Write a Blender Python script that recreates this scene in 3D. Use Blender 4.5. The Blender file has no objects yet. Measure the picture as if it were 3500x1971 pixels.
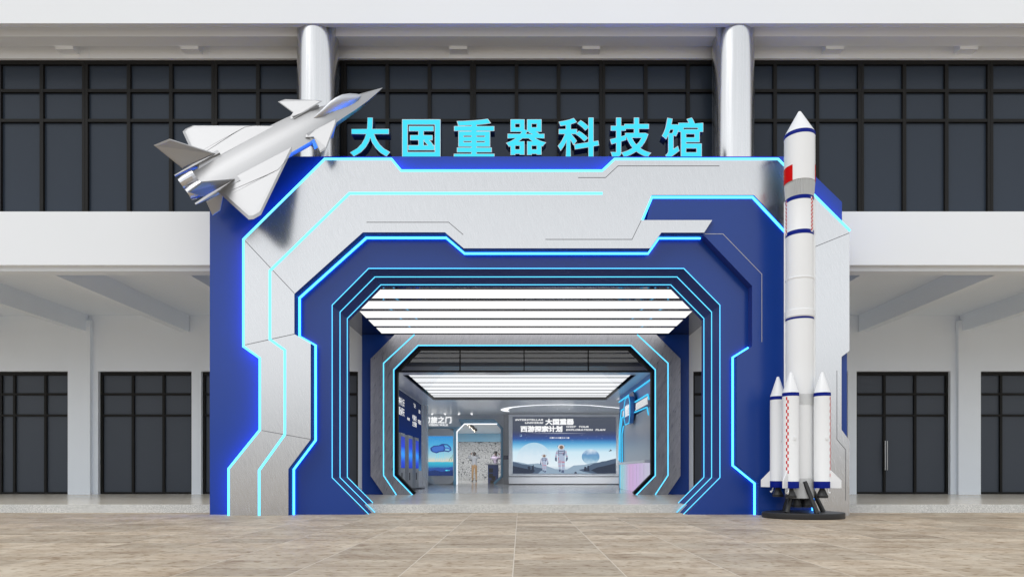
import bpy, bmesh, math, random
import numpy as np
from mathutils import Vector, Matrix
from mathutils.geometry import interpolate_bezier, tessellate_polygon
random.seed(7)
S = bpy.context.scene
COL = S.collection
# ------------------------------------------------------------------ camera
FPX, VX, VY, CH = 2200.0, 1779.0, 1612.0, 0.7     # focal length in photo pixels, vanishing point, eye height
cam = bpy.data.cameras.new('camera'); cam.sensor_width = 36; cam.lens = 36*FPX/3500
cam.shift_x = (1750-VX)/3500; cam.shift_y = (VY-985.5)/3500; cam.clip_end = 600; cam.clip_start = .05
co = bpy.data.objects.new('camera', cam); COL.objects.link(co)
co.location = (0, 0, CH); co.rotation_euler = (math.radians(90), 0, 0); S.camera = co
# ------------------------------------------------------------------ world, sun, exposure
wd = bpy.data.worlds.new('World'); S.world = wd; wd.use_nodes = True
wn = wd.node_tree; bg = wn.nodes['Background']
sky = wn.nodes.new('ShaderNodeTexSky'); sky.sky_type = 'NISHITA'; sky.sun_disc = False
sky.sun_elevation = math.radians(52); sky.sun_rotation = math.radians(222); sky.dust_density = 4; sky.air_density = .8
hs = wn.nodes.new('ShaderNodeHueSaturation'); hs.inputs['Saturation'].default_value = .16
wtc = wn.nodes.new('ShaderNodeTexCoord'); wsp = wn.nodes.new('ShaderNodeSeparateXYZ'); wn.links.new(wtc.outputs['Generated'], wsp.inputs[0])
wcr = wn.nodes.new('ShaderNodeValToRGB'); wn.links.new(wsp.outputs['Z'], wcr.inputs[0])     # bright hazy overcast: brighter towards the horizon
for i_, (p_, v_) in enumerate(((0, .42), (.05, .55), (.12, 1.16), (.3, 1.08), (.5, .82), (1, .5))):   # dim skyline, bright haze, greyer zenith
    e_ = wcr.color_ramp.elements[0] if i_ == 0 else (wcr.color_ramp.elements[len(wcr.color_ramp.elements)-1] if i_ == 5 else wcr.color_ramp.elements.new(p_))
    e_.position = p_; e_.color = (v_*.93, v_*.965, v_, 1)
wml = wn.nodes.new('ShaderNodeVectorMath'); wml.operation = 'SCALE'; wml.inputs['Scale'].default_value = 15.4; wn.links.new(wcr.outputs[0], wml.inputs[0])
mixw = wn.nodes.new('ShaderNodeMixRGB'); mixw.inputs[0].default_value = .8; mixw.inputs[0].default_value = .85; wn.links.new(wml.outputs[0], mixw.inputs[2])
wn.links.new(sky.outputs[0], hs.inputs['Color']); wn.links.new(hs.outputs[0], mixw.inputs[1])
wn.links.new(mixw.outputs[0], bg.inputs[0]); bg.inputs[1].default_value = .1
sl = bpy.data.lights.new('sun', 'SUN'); sl.energy = .82; sl.angle = math.radians(30); sl.color = (1, .99, .975)
so = bpy.data.objects.new('sun', sl); COL.objects.link(so); so.rotation_euler = (math.radians(38), 0, math.radians(-42))
so.location = (0, -10, 20)
S.view_settings.view_transform = 'Standard'; S.view_settings.look = 'None'; S.view_settings.exposure = 0; S.view_settings.gamma = 1
S.cycles.use_denoising = True; S.cycles.max_bounces = 12; S.cycles.diffuse_bounces = 8; S.cycles.glossy_bounces = 6; S.cycles.sample_clamp_indirect = 6
S.cycles.caustics_reflective = False

# ------------------------------------------------------------------ materials
def nm(name):
    m = bpy.data.materials.new(name); m.use_nodes = True
    return m, m.node_tree, m.node_tree.nodes['Principled BSDF']
def mat(name, col, rough=.5, metal=0, spec=.5, var=0, vscale=3, bump=0, bscale=40):
    m, t, p = nm(name)
    p.inputs['Base Color'].default_value = (*col, 1); p.inputs['Roughness'].default_value = rough
    p.inputs['Metallic'].default_value = metal; p.inputs['Specular IOR Level'].default_value = spec
    if var or bump:
        tc = t.nodes.new('ShaderNodeTexCoord')
    if var:
        n = t.nodes.new('ShaderNodeTexNoise'); n.inputs['Scale'].default_value = vscale; n.inputs['Detail'].default_value = 6
        t.links.new(tc.outputs['Object'], n.inputs['Vector'])
        r = t.nodes.new('ShaderNodeMapRange'); r.inputs['To Min'].default_value = 1-var; r.inputs['To Max'].default_value = 1+var
        t.links.new(n.outputs['Fac'], r.inputs['Value'])
        h = t.nodes.new('ShaderNodeHueSaturation'); h.inputs['Color'].default_value = (*col, 1)
        t.links.new(r.outputs[0], h.inputs['Value']); t.links.new(h.outputs[0], p.inputs['Base Color'])
    if bump:
        n2 = t.nodes.new('ShaderNodeTexNoise'); n2.inputs['Scale'].default_value = bscale; n2.inputs['Detail'].default_value = 4
        t.links.new(tc.outputs['Object'], n2.inputs['Vector'])
        b = t.nodes.new('ShaderNodeBump'); b.inputs['Strength'].default_value = bump; b.inputs['Distance'].default_value = .01
        t.links.new(n2.outputs['Fac'], b.inputs['Height']); t.links.new(b.outputs[0], p.inputs['Normal'])
    return m
def emit(name, col, k):
    m = bpy.data.materials.new(name); m.use_nodes = True; t = m.node_tree; t.nodes.clear()
    e = t.nodes.new('ShaderNodeEmission'); o = t.nodes.new('ShaderNodeOutputMaterial')
    e.inputs[0].default_value = (*col, 1); e.inputs[1].default_value = k; t.links.new(e.outputs[0], o.inputs[0])
    return m
def brushed(name, col, rough, angle, metal=1, amp=.12, sc=(55, 55, 2.2), bstr=.05, rv=.25):
    m, t, p = nm(name); p.inputs['Metallic'].default_value = metal
    tc = t.nodes.new('ShaderNodeTexCoord'); prev = None
    for k, ang in enumerate((angle, angle*.25)):
        mp = t.nodes.new('ShaderNodeMapping'); mp.vector_type = 'TEXTURE'; mp.inputs['Rotation'].default_value = (0, ang, 0)
        mp.inputs['Scale'].default_value = (1/sc[0], 1/sc[1], 1/sc[2])
        n = t.nodes.new('ShaderNodeTexNoise'); n.inputs['Scale'].default_value = 1.0; n.inputs['Detail'].default_value = 3
        t.links.new(tc.outputs['Object'], mp.inputs[0]); t.links.new(mp.outputs[0], n.inputs['Vector'])
        if prev is None: prev = n.outputs['Fac']
        else:
            a = t.nodes.new('ShaderNodeMath'); a.operation = 'MULTIPLY_ADD'; a.inputs[1].default_value = .5
            t.links.new(n.outputs['Fac'], a.inputs[0])
            s = t.nodes.new('ShaderNodeMath'); s.operation = 'MULTIPLY'; s.inputs[1].default_value = .5
            t.links.new(prev, s.inputs[0]); t.links.new(s.outputs[0], a.inputs[2]); prev = a.outputs[0]
    r = t.nodes.new('ShaderNodeMapRange'); r.inputs['From Min'].default_value = .35; r.inputs['From Max'].default_value = .65
    r.inputs['To Min'].default_value = 1-amp; r.inputs['To Max'].default_value = 1+amp; t.links.new(prev, r.inputs['Value'])
    h = t.nodes.new('ShaderNodeHueSaturation'); h.inputs['Color'].default_value = (*col, 1)
    t.links.new(r.outputs[0], h.inputs['Value']); t.links.new(h.outputs[0], p.inputs['Base Color'])
    r2 = t.nodes.new('ShaderNodeMapRange'); r2.inputs['From Min'].default_value = .3; r2.inputs['From Max'].default_value = .7
    r2.inputs['To Min'].default_value = rough*(1-rv); r2.inputs['To Max'].default_value = rough*(1+rv)
    t.links.new(prev, r2.inputs['Value']); t.links.new(r2.outputs[0], p.inputs['Roughness'])
    b = t.nodes.new('ShaderNodeBump'); b.inputs['Strength'].default_value = bstr; b.inputs['Distance'].default_value = .003
    t.links.new(prev, b.inputs['Height']); t.links.new(b.outputs[0], p.inputs['Normal'])
    return m
def clear_glass(name, refl, tint=(1, 1, 1), rough=.02):
    m = bpy.data.materials.new(name); m.use_nodes = True; t = m.node_tree; t.nodes.clear()
    tr = t.nodes.new('ShaderNodeBsdfTransparent'); tr.inputs[0].default_value = (*tint, 1)
    g = t.nodes.new('ShaderNodeBsdfGlossy'); g.inputs['Roughness'].default_value = rough
    mx = t.nodes.new('ShaderNodeMixShader'); mx.inputs[0].default_value = refl; o = t.nodes.new('ShaderNodeOutputMaterial')
    t.links.new(tr.outputs[0], mx.inputs[1]); t.links.new(g.outputs[0], mx.inputs[2]); t.links.new(mx.outputs[0], o.inputs[0])
    return m
def speckle(name, c1, c2, scale, rough, spec=.5):
    m, t, p = nm(name); tc = t.nodes.new('ShaderNodeTexCoord')
    n = t.nodes.new('ShaderNodeTexNoise'); n.inputs['Scale'].default_value = scale; n.inputs['Detail'].default_value = 2
    n3 = t.nodes.new('ShaderNodeTexNoise'); n3.inputs['Scale'].default_value = 2.0; n3.inputs['Detail'].default_value = 5
    t.links.new(tc.outputs['Object'], n.inputs['Vector']); t.links.new(tc.outputs['Object'], n3.inputs['Vector'])
    cr = t.nodes.new('ShaderNodeValToRGB'); cr.color_ramp.elements[0].position = .40; cr.color_ramp.elements[1].position = .58
    cr.color_ramp.elements[0].color = (*c1, 1); cr.color_ramp.elements[1].color = (*c2, 1)
    h = t.nodes.new('ShaderNodeHueSaturation'); r = t.nodes.new('ShaderNodeMapRange')
    r.inputs['To Min'].default_value = .9; r.inputs['To Max'].default_value = 1.1
    t.links.new(n3.outputs['Fac'], r.inputs['Value']); t.links.new(n.outputs['Fac'], cr.inputs[0])
    t.links.new(cr.outputs[0], h.inputs['Color']); t.links.new(r.outputs[0], h.inputs['Value']); t.links.new(h.outputs[0], p.inputs['Base Color'])
    p.inputs['Roughness'].default_value = rough; p.inputs['Specular IOR Level'].default_value = spec
    return m
def travertine(name):
    m, t, p = nm(name); L = t.links
    tc = t.nodes.new('ShaderNodeTexCoord')
    mp = t.nodes.new('ShaderNodeMapping'); mp.inputs['Location'].default_value = (.053, .11, 0); L.new(tc.outputs['Object'], mp.inputs[0])
    br = t.nodes.new('ShaderNodeTexBrick'); br.offset = 0; br.squash = 1
    br.inputs['Color1'].default_value = (.0, .0, .0, 1); br.inputs['Color2'].default_value = (1, 1, 1, 1); br.inputs['Mortar'].default_value = (.5, .5, .5, 1)
    br.inputs['Scale'].default_value = 1; br.inputs['Mortar Size'].default_value = .0045; br.inputs['Mortar Smooth'].default_value = .3
    br.inputs['Bias'].default_value = 0; br.inputs['Brick Width'].default_value = .764; br.inputs['Row Height'].default_value = .4035
    L.new(mp.outputs[0], br.inputs['Vector'])
    mv = t.nodes.new('ShaderNodeMapping'); mv.inputs['Scale'].default_value = (1.9, 2.5, 1); L.new(tc.outputs['Object'], mv.inputs[0])
    off = t.nodes.new('ShaderNodeVectorMath'); off.operation = 'MULTIPLY_ADD'; off.inputs[1].default_value = (17, 23, 5)
    L.new(br.outputs['Color'], off.inputs[0]); L.new(mv.outputs[0], off.inputs[2])
    n = t.nodes.new('ShaderNodeTexNoise'); n.inputs['Scale'].default_value = 1.2; n.inputs['Detail'].default_value = 9; n.inputs['Roughness'].default_value = .70; n.inputs['Distortion'].default_value = .35
    L.new(off.outputs[0], n.inputs['Vector'])
    cr = t.nodes.new('ShaderNodeValToRGB'); e = cr.color_ramp.elements
    e[0].position = .3; e[0].color = (.30, .21, .135, 1); e[1].position = .72; e[1].color = (.66, .58, .46, 1)
    for pos, c in ((.38, (.44, .34, .24, 1)), (.47, (.50, .405, .30, 1)), (.57, (.585, .49, .375, 1))):
        q = e.new(pos); q.color = c
    L.new(n.outputs['Fac'], cr.inputs[0])
    h = t.nodes.new('ShaderNodeHueSaturation'); r = t.nodes.new('ShaderNodeMapRange'); r.inputs['To Min'].default_value = .80; r.inputs['To Max'].default_value = 1.13
    L.new(br.outputs['Color'], r.inputs['Value']); L.new(r.outputs[0], h.inputs['Value']); L.new(cr.outputs[0], h.inputs['Color'])
    nd = t.nodes.new('ShaderNodeTexNoise'); nd.inputs['Scale'].default_value = 7; nd.inputs['Detail'].default_value = 4; L.new(off.outputs[0], nd.inputs['Vector'])
    cd = t.nodes.new('ShaderNodeValToRGB'); cd.color_ramp.elements[0].position = .30; cd.color_ramp.elements[1].position = .46
    cd.color_ramp.elements[0].color = (.62, .54, .45, 1); cd.color_ramp.elements[1].color = (1, 1, 1, 1); L.new(nd.outputs['Fac'], cd.inputs[0])
    mm = t.nodes.new('ShaderNodeMixRGB'); mm.blend_type = 'MULTIPLY'; mm.inputs[0].default_value = 1
    L.new(h.outputs[0], mm.inputs[1]); L.new(cd.outputs[0], mm.inputs[2])
    mo = t.nodes.new('ShaderNodeMixRGB'); mo.inputs[2].default_value = (.72, .66, .57, 1)
    mf = t.nodes.new('ShaderNodeMath'); mf.operation = 'MULTIPLY'; mf.inputs[1].default_value = .75
    L.new(br.outputs['Fac'], mf.inputs[0]); L.new(mf.outputs[0], mo.inputs[0]); L.new(mm.outputs[0], mo.inputs[1]); L.new(mo.outputs[0], p.inputs['Base Color'])
    rr = t.nodes.new('ShaderNodeMapRange'); rr.inputs['To Min'].default_value = .45; rr.inputs['To Max'].default_value = .7
    L.new(n.outputs['Fac'], rr.inputs['Value']); L.new(rr.outputs[0], p.inputs['Roughness'])
    b = t.nodes.new('ShaderNodeBump'); b.inputs['Strength'].default_value = .15; b.inputs['Distance'].default_value = .003
    L.new(n.outputs['Fac'], b.inputs['Height']); L.new(b.outputs[0], p.inputs['Normal'])
    p.inputs['Specular IOR Level'].default_value = .22
    return m
def ramp_emit(name, stops, z0, z1, k, axis='Z', noise=0):
    """a lit picture whose printed colours run along one axis of the object"""
    m = bpy.data.materials.new(name); m.use_nodes = True; t = m.node_tree; t.nodes.clear()
    tc = t.nodes.new('ShaderNodeTexCoord'); sp = t.nodes.new('ShaderNodeSeparateXYZ'); t.links.new(tc.outputs['Object'], sp.inputs[0])
    r = t.nodes.new('ShaderNodeMapRange'); r.inputs['From Min'].default_value = z0; r.inputs['From Max'].default_value = z1
    t.links.new(sp.outputs[axis], r.inputs['Value']); cr = t.nodes.new('ShaderNodeValToRGB'); e = cr.color_ramp.elements
    e[0].position = stops[0][0]; e[0].color = (*stops[0][1], 1); e[1].position = stops[-1][0]; e[1].color = (*stops[-1][1], 1)
    for pos, c in stops[1:-1]:
        q = e.new(pos); q.color = (*c, 1)
    src = r.outputs[0]
    if noise:
        n = t.nodes.new('ShaderNodeTexNoise'); n.inputs['Scale'].default_value = 5; n.inputs['Detail'].default_value = 5; t.links.new(tc.outputs['Object'], n.inputs['Vector'])
        a = t.nodes.new('ShaderNodeMath'); a.operation = 'MULTIPLY_ADD'; a.inputs[1].default_value = noise
        b = t.nodes.new('ShaderNodeMath'); b.operation = 'SUBTRACT'; b.inputs[1].default_value = .5
        t.links.new(n.outputs['Fac'], b.inputs[0]); t.links.new(b.outputs[0], a.inputs[0]); t.links.new(r.outputs[0], a.inputs[2]); src = a.outputs[0]
    t.links.new(src, cr.inputs[0])
    em = t.nodes.new('ShaderNodeEmission'); em.inputs[1].default_value = k; o = t.nodes.new('ShaderNodeOutputMaterial')
    t.links.new(cr.outputs[0], em.inputs[0]); t.links.new(em.outputs[0], o.inputs[0])
    return m
def lin(r, g, b):
    f = lambda v: (v/255/12.92) if v <= 10 else ((v/255+.055)/1.055)**2.4
    return (f(r), f(g), f(b))
WHITE = mat('white_render', (.82, .845, .875), .75, spec=.2, var=.02, vscale=.6, bump=.05, bscale=60)
WALLM = mat('pale_grey_wall', (.81, .86, .925), .8, spec=.2, var=.03, vscale=.8, bump=.08, bscale=80)
BLACKF = mat('black_frame', (.012, .0115, .011), .5, spec=.15)
GLASS = mat('dark_glass', (.031, .041, .058), .25, spec=.17, var=.08, vscale=.35)
BLUE = mat('blue_panel', (.010, .046, .255), .22, spec=.36, var=.03, vscale=1.5)
CYANH = emit('neon_in_hall', (.08, .62, 1.0), 1.15)
NAVY = mat('navy_panel', (.018, .036, .20), .6, spec=.2)
GATES = brushed('brushed_gate', (.46, .46, .49), .33, math.radians(30), amp=.14, sc=(90, 90, 5))
SILVER = brushed('brushed_silver', (.55, .55, .555), .24, math.radians(-28), amp=.075, sc=(150, 150, 4))
STEEL = brushed('column_steel', (.63, .63, .635), .24, 0, amp=.03, sc=(40, 40, .6))
JETM = brushed('jet_aluminium', (.415, .415, .42), .5, math.radians(80), amp=.03, sc=(150, 150, 8), bstr=.0, rv=.06)
CYAN = emit('cyan_light', (.12, .62, 1.0), 2.6)
CYANS = emit('cyan_light_fine', (.11, .62, 1.0), 1.75)
CYANR = emit('cyan_light_recessed', (.038, .30, 1.0), 7.0)
LETF = emit('letter_face_cyan', lin(78, 232, 255), 1.0)
LETR = mat('letter_rim', (.62, .62, .66), .4, metal=.3)
LETS = mat('letter_side', (.012, .025, .085), .3, spec=.5)
GROOVE = mat('groove_dark', (.10, .10, .11), .6)
GRANITE = speckle('grey_granite', (.42, .43, .42), (.70, .70, .68), 120, .55)
FLOORM = speckle('polished_floor', (.72, .66, .56), (.80, .74, .64), 25, .2, .3)
GROUND = travertine('travertine_tiles')
MIRROR = mat('mirror_ceiling', (.20, .21, .26), .06, metal=1)
LIGHTW = emit('white_light_bar', (1, 1, 1), 1.12)

# ------------------------------------------------------------------ mesh builder
def W(px, py, Y):
    return ((px-VX)*Y/FPX, CH-(py-VY)*Y/FPX)
def WL(pts, Y): return [W(a, b, Y) for a, b in pts]
class MB:
    def __init__(s): s.v = []; s.f = []; s.m = []; s.mats = []
    def mi(s, m):
        if m not in s.mats: s.mats.append(m)
        return s.mats.index(m)
    def add(s, vs, fs, m):
        b = len(s.v); s.v += [tuple(x) for x in vs]; i = s.mi(m)
        for f in fs: s.f.append([b+k for k in f]); s.m.append(i)
        return s
    def prism(s, pts, y0, y1, m, side=None, back=True):
        """polygon in XZ extruded along Y"""
        n = len(pts); vs = [(x, y0, z) for x, z in pts]+[(x, y1, z) for x, z in pts]
        s.add(vs, [list(range(n))]+([list(range(n, 2*n))[::-1]] if back else []), m)
        s.add(vs, [[i, (i+1) % n, n+(i+1) % n, n+i] for i in range(n)], side or m)
        return s
    def box(s, x0, x1, y0, y1, z0, z1, m):
        vs = [(x, y, z) for z in (z0, z1) for y in (y0, y1) for x in (x0, x1)]
        return s.add(vs, [[0, 2, 3, 1], [4, 5, 7, 6], [0, 1, 5, 4], [2, 6, 7, 3], [0, 4, 6, 2], [1, 3, 7, 5]], m)
    def hull8(s, a, b, m):
        """two quads (4 pts each) joined"""
        return s.add(list(a)+list(b), [[0, 1, 2, 3], [7, 6, 5, 4], [0, 4, 5, 1], [1, 5, 6, 2], [2, 6, 7, 3], [3, 7, 4, 0]], m)
    def lathe(s, prof, cx, cy, m, n=48, sx=1, sy=1, a0=0, a1=None, closed=True):
        """prof: list of (r,z) or (r,z,mat)"""
        full = a1 is None; A1 = 2*math.pi if full else a1
        cnt = n if full else n+1
        vs = []
        for q in prof:
            for k in range(cnt):
                a = a0+(A1-a0)*k/n; vs.append((cx+q[0]*sx*math.sin(a), cy-q[0]*sy*math.cos(a), q[1]))
        b = len(s.v); s.v += vs
        for i in range(len(prof)-1):
            mm = s.mi(prof[i][2] if len(prof[i]) > 2 else m)
            for k in range(n):
                k2 = (k+1) % cnt if full else k+1
                s.f.append([b+i*cnt+k, b+i*cnt+k2, b+(i+1)*cnt+k2, b+(i+1)*cnt+k]); s.m.append(mm)
        if full and closed:
            for i in (0, len(prof)-1):
                if prof[i][0] > 1e-5: s.f.append([b+i*cnt+k for k in range(cnt)]); s.m.append(s.mi(m))
        return s
    def tube(s, p0, p1, r0, r1, m, n=12):
        p0 = Vector(p0); p1 = Vector(p1); d = (p1-p0).normalized()
        u = d.orthogonal().normalized(); w = d.cross(u)
        vs = [p+(u*math.cos(2*math.pi*k/n)+w*math.sin(2*math.pi*k/n))*r for p, r in ((p0, r0), (p1, r1)) for k in range(n)]
        return s.add(vs, [[k, (k+1) % n, n+(k+1) % n, n+k] for k in range(n)]+[list(range(n))[::-1], list(range(n, 2*n))], m)
    def strip(s, pts, w, y0, y1, m, closed=False, side=0):
        """mitred band of width w along a polyline in XZ; side 0 centred, +1 left, -1 right of the direction"""
        P = [Vector(p) for p in pts]; n = len(P); A = []; B = []
        for i in range(n):
            ds = []
            if closed or i > 0: ds.append((P[i]-P[i-1]).normalized())
            if closed or i < n-1: ds.append((P[(i+1) % n]-P[i]).normalized())
            ns = [Vector((-d.y, d.x)) for d in ds]
            if len(ns) == 2:
                q = ns[0]+ns[1]; q = q/max(q.dot(ns[0]), .25)
            else: q = ns[0]
            a, b = {0: (.5, -.5), 1: (1, 0), -1: (0, -1)}[side]
            A.append(P[i]+q*w*a); B.append(P[i]+q*w*b)
        rng = n if closed else n-1
        for i in range(rng):
            j = (i+1) % n; s.prism([tuple(A[i]), tuple(A[j]), tuple(B[j]), tuple(B[i])], y0, y1, m)
        return s
    def build(s, name, parent=None, smooth=False, recalc=True, xf=None):
        me = bpy.data.meshes.new(name); me.from_pydata(s.v, [], s.f)
        for m in s.mats: me.materials.append(m)
        me.polygons.foreach_set('material_index', s.m)
        if recalc:
            b = bmesh.new(); b.from_mesh(me); bmesh.ops.recalc_face_normals(b, faces=b.faces); b.to_mesh(me); b.free()
        if xf is not None: me.transform(xf)
        if smooth:
            me.shade_smooth()
            try: me.set_sharp_from_angle(angle=math.radians(35))
            except Exception: pass
        me.update()
        o = bpy.data.objects.new(name, me); COL.objects.link(o)
        if parent is not None: attach(o, parent)
        return o
def attach(o, p):
    o.parent = p; o.matrix_parent_inverse = root_matrix(p).inverted()
def root_matrix(p):
    m = p.matrix_basis.copy() if p.parent is None else p.matrix_basis
    if p.type == 'EMPTY': return Matrix.Translation(p.location)
    return Matrix.Identity(4)
def thing(name, label, cat, loc=(0, 0, 0), group=None):
    o = bpy.data.objects.new(name, None); COL.objects.link(o); o.location = loc; o.empty_display_size = .2
    o['label'] = label; o['category'] = cat
    if group: o['group'] = group
    return o
def tag(o, label, cat, group=None):
    o['label'] = label; o['category'] = cat
    if group: o['group'] = group
    return o
def kind(o, k='structure'): o['kind'] = k; return o

# ------------------------------------------------------------------ lettering: outlines of the built-in typeface, thickened
_gc = {}
def glyph_lines(ch, shear=0):
    c = bpy.data.curves.new('g', 'FONT'); c.body = ch; c.size = 1
    o = bpy.data.objects.new('g', c); COL.objects.link(o)
    dg = bpy.context.evaluated_depsgraph_get(); cv = o.to_curve(dg); out = []
    for sp in cv.splines:
        pts = []
        bp = sp.bezier_points; n = len(bp)
        if n:
            for i in range(n):
                a = bp[i]; b = bp[(i+1) % n]
                straight = a.handle_right_type == 'VECTOR' and b.handle_left_type == 'VECTOR'
                d = ((a.co-a.handle_right).cross(b.co-a.co)).length+((b.co-b.handle_left).cross(b.co-a.co)).length
                if straight or d < 1e-5: pts.append(a.co.copy())
                else: pts += list(interpolate_bezier(a.co, a.handle_right, b.handle_left, b.co, 5))[:-1]
        else: pts = [p.co.to_3d() for p in sp.points]
        q = []
        for p in pts:
            if not q or (Vector((p.x, p.y))-q[-1]).length > 1e-4: q.append(Vector((p.x, p.y)))
        if len(q) > 2 and (q[0]-q[-1]).length < 1e-4: q.pop()
        if len(q) > 2: out.append(q)
    o.to_curve_clear(); bpy.data.objects.remove(o); bpy.data.curves.remove(c)
    return out
def area(q): return .5*sum(q[i-1].x*q[i].y-q[i].x*q[i-1].y for i in range(len(q)))
def bold(ch, off, h=.01):
    key = (ch, off, h)
    if key in _gc: return _gc[key]
    L = glyph_lines(ch)
    if not L: _gc[key] = ([], .3); return _gc[key]
    big = max(L, key=lambda q: abs(area(q))); sg = 1 if area(big) > 0 else -1
    E = []
    for q in L:
        n = len(q); r = []
        for i in range(n):
            d0 = (q[i]-q[i-1]).normalized(); d1 = (q[(i+1) % n]-q[i]).normalized()
            n0 = Vector((d0.y, -d0.x))*sg; n1 = Vector((d1.y, -d1.x))*sg
            m = n0+n1
            m = m/max(m.dot(n0), .35) if m.length > 1e-6 else n0
            r.append(q[i]+m*off)
        E.append(r)
    xs = [p.x for r in E for p in r]; ys = [p.y for r in E for p in r]
    x0, y0 = min(xs)-2*h, min(ys)-2*h; nx = int((max(xs)-x0)/h)+3; ny = int((max(ys)-y0)/h)+3
    segs = np.array([(r[i-1].x, r[i-1].y, r[i].x, r[i].y) for r in E for i in range(len(r)) if abs(r[i-1].y-r[i].y) > 1e-9])
    F = np.zeros((ny, nx)); K = 6
    for j in range(ny):
        for k in range(K):
            y = y0+(j+(k+.5)/K)*h
            lo = np.minimum(segs[:, 1], segs[:, 3]); hi = np.maximum(segs[:, 1], segs[:, 3]); s = segs[(lo <= y) & (hi > y)]
            if not len(s): continue
            x = s[:, 0]+(y-s[:, 1])/(s[:, 3]-s[:, 1])*(s[:, 2]-s[:, 0]); w = np.where(s[:, 3] > s[:, 1], 1, -1)
            o = np.argsort(x); x = x[o]; wn_ = np.cumsum(w[o])
            for i in range(len(x)-1):
                if wn_[i] != 0:
                    a = (x[i]-x0)/h; b = (x[i+1]-x0)/h; ia, ib = int(a), int(b)
                    if ia == ib: F[j, ia] += (b-a)/K
                    else: F[j, ia] += (ia+1-a)/K; F[j, ia+1:ib] += 1/K; F[j, ib] += (b-ib)/K
    F -= .5; F[np.abs(F) < 1e-6] = 1e-6
    nxt = {}
    def ed(j, i, hv):   # crossing on edge: hv 0 horizontal (j,i)-(j,i+1), 1 vertical (j,i)-(j+1,i)
        a = F[j, i]; b = F[j, i+1] if hv == 0 else F[j+1, i]; t = a/(a-b)
        return (x0+(i+.5+(t if hv == 0 else 0))*h, y0+(j+.5+(t if hv else 0))*h)
    for j in range(ny-1):
        for i in range(nx-1):
            c = [F[j, i] > 0, F[j, i+1] > 0, F[j+1, i+1] > 0, F[j+1, i] > 0]
            if all(c) or not any(c): continue
            es = [(j, i, 0), (j, i+1, 1), (j+1, i, 0), (j, i, 1)]
            outs = [e for e in range(4) if c[e] and not c[(e+1) % 4]]; ins = [e for e in range(4) if not c[e] and c[(e+1) % 4]]
            if len(outs) == 1: nxt[es[outs[0]]] = es[ins[0]]
            else:
                for e in outs: nxt[es[e]] = es[(e+1) % 4] if (e+1) % 4 in ins else es[(e-1) % 4]
    loops = []
    while nxt:
        st = next(iter(nxt)); cur = st; lp = []
        while cur in nxt:
            lp.append(ed(*cur)); cur = nxt.pop(cur)
        if len(lp) > 5: loops.append(simplify(lp, h*.22))
    wid = max(p.x for r in L for p in r)
    _gc[key] = ([l for l in loops if len(l) > 2], wid)
    return _gc[key]
def simplify(lp, eps):
    def dp(a):
        if len(a) < 3: return a
        p, q = np.array(a[0]), np.array(a[-1]); d = q-p; n = np.hypot(*d)
        arr = np.array(a[1:-1])-p
        dist = np.abs(arr[:, 0]*d[1]-arr[:, 1]*d[0])/n if n > 1e-9 else np.hypot(arr[:, 0], arr[:, 1])
        k = int(dist.argmax())
        if dist[k] < eps: return [a[0], a[-1]]
        return dp(a[:k+2])[:-1]+dp(a[k+1:])
    m = len(lp)//2
    return dp(lp[:m+1])[:-1]+dp(lp[m:]+[lp[0]])[:-1]
def fill_loops(mb, loops, fn, m, depth=0, side=None):
    """flat shape from nested loops; fn(u,v,w)->xyz; depth extrudes along w"""
    if not loops: return
    tris = tessellate_polygon([[Vector((a, b, 0)) for a, b in l] for l in loops])
    flat = [p for l in loops for p in l]
    mb.add([fn(a, b, 0) for a, b in flat], [list(t) for t in tris], m)
    if depth:
        for l in loops:
            n = len(l); mb.add([fn(a, b, 0) for a, b in l]+[fn(a, b, depth) for a, b in l], [[i, (i+1) % n, n+(i+1) % n, n+i] for i in range(n)], side or m)
def write(mb, text, fn, m, off=.02, adv=None, width=None, height=1, shear=0, sx=1, h=.016, gap=0):
    """a line of lettering; u runs 0..width, v 0..height(em)"""
    x = 0; items = []
    for ch in text:
        if ch == ' ': x += .38; continue
        L, wd_ = bold(ch, off, h); items.append((L, x)); x += adv if adv else wd_+.085+gap
    tot = x
    k = (width/tot) if width else height*sx
    for L, x_ in items:
        fill_loops(mb, [[((a+x_)*k+b*height*shear, b*height) for a, b in l] for l in L], fn, m)
    return tot
def place(x0, z0, Y): return lambda u, v, w: (x0+u, Y+w, z0+v)

# ================================================================== SETTING
g = MB(); g.add([(-90, -40, 0), (90, -40, 0), (90, 40, 0), (-90, 40, 0)], [[0, 1, 2, 3]], GROUND); kind(g.build('ground', recalc=False))
YP, YS, YW, ZP = 10.61, 11.095, 16.26, .142
g = MB(); g.box(-20, 20, YS, 16.9, -.05, ZP, FLOORM); g.box(-20, 20, YS-.008, YS, -.05, ZP-.002, GRANITE); o = kind(g.build('pavement'))
HALLF = speckle('hall_floor', (.50, .51, .52), (.55, .56, .57), 25, .14, .5)
g = MB(); g.box(-9, 9, 16.9, 46, -.05, ZP, HALLF); kind(g.build('floor'))

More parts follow.
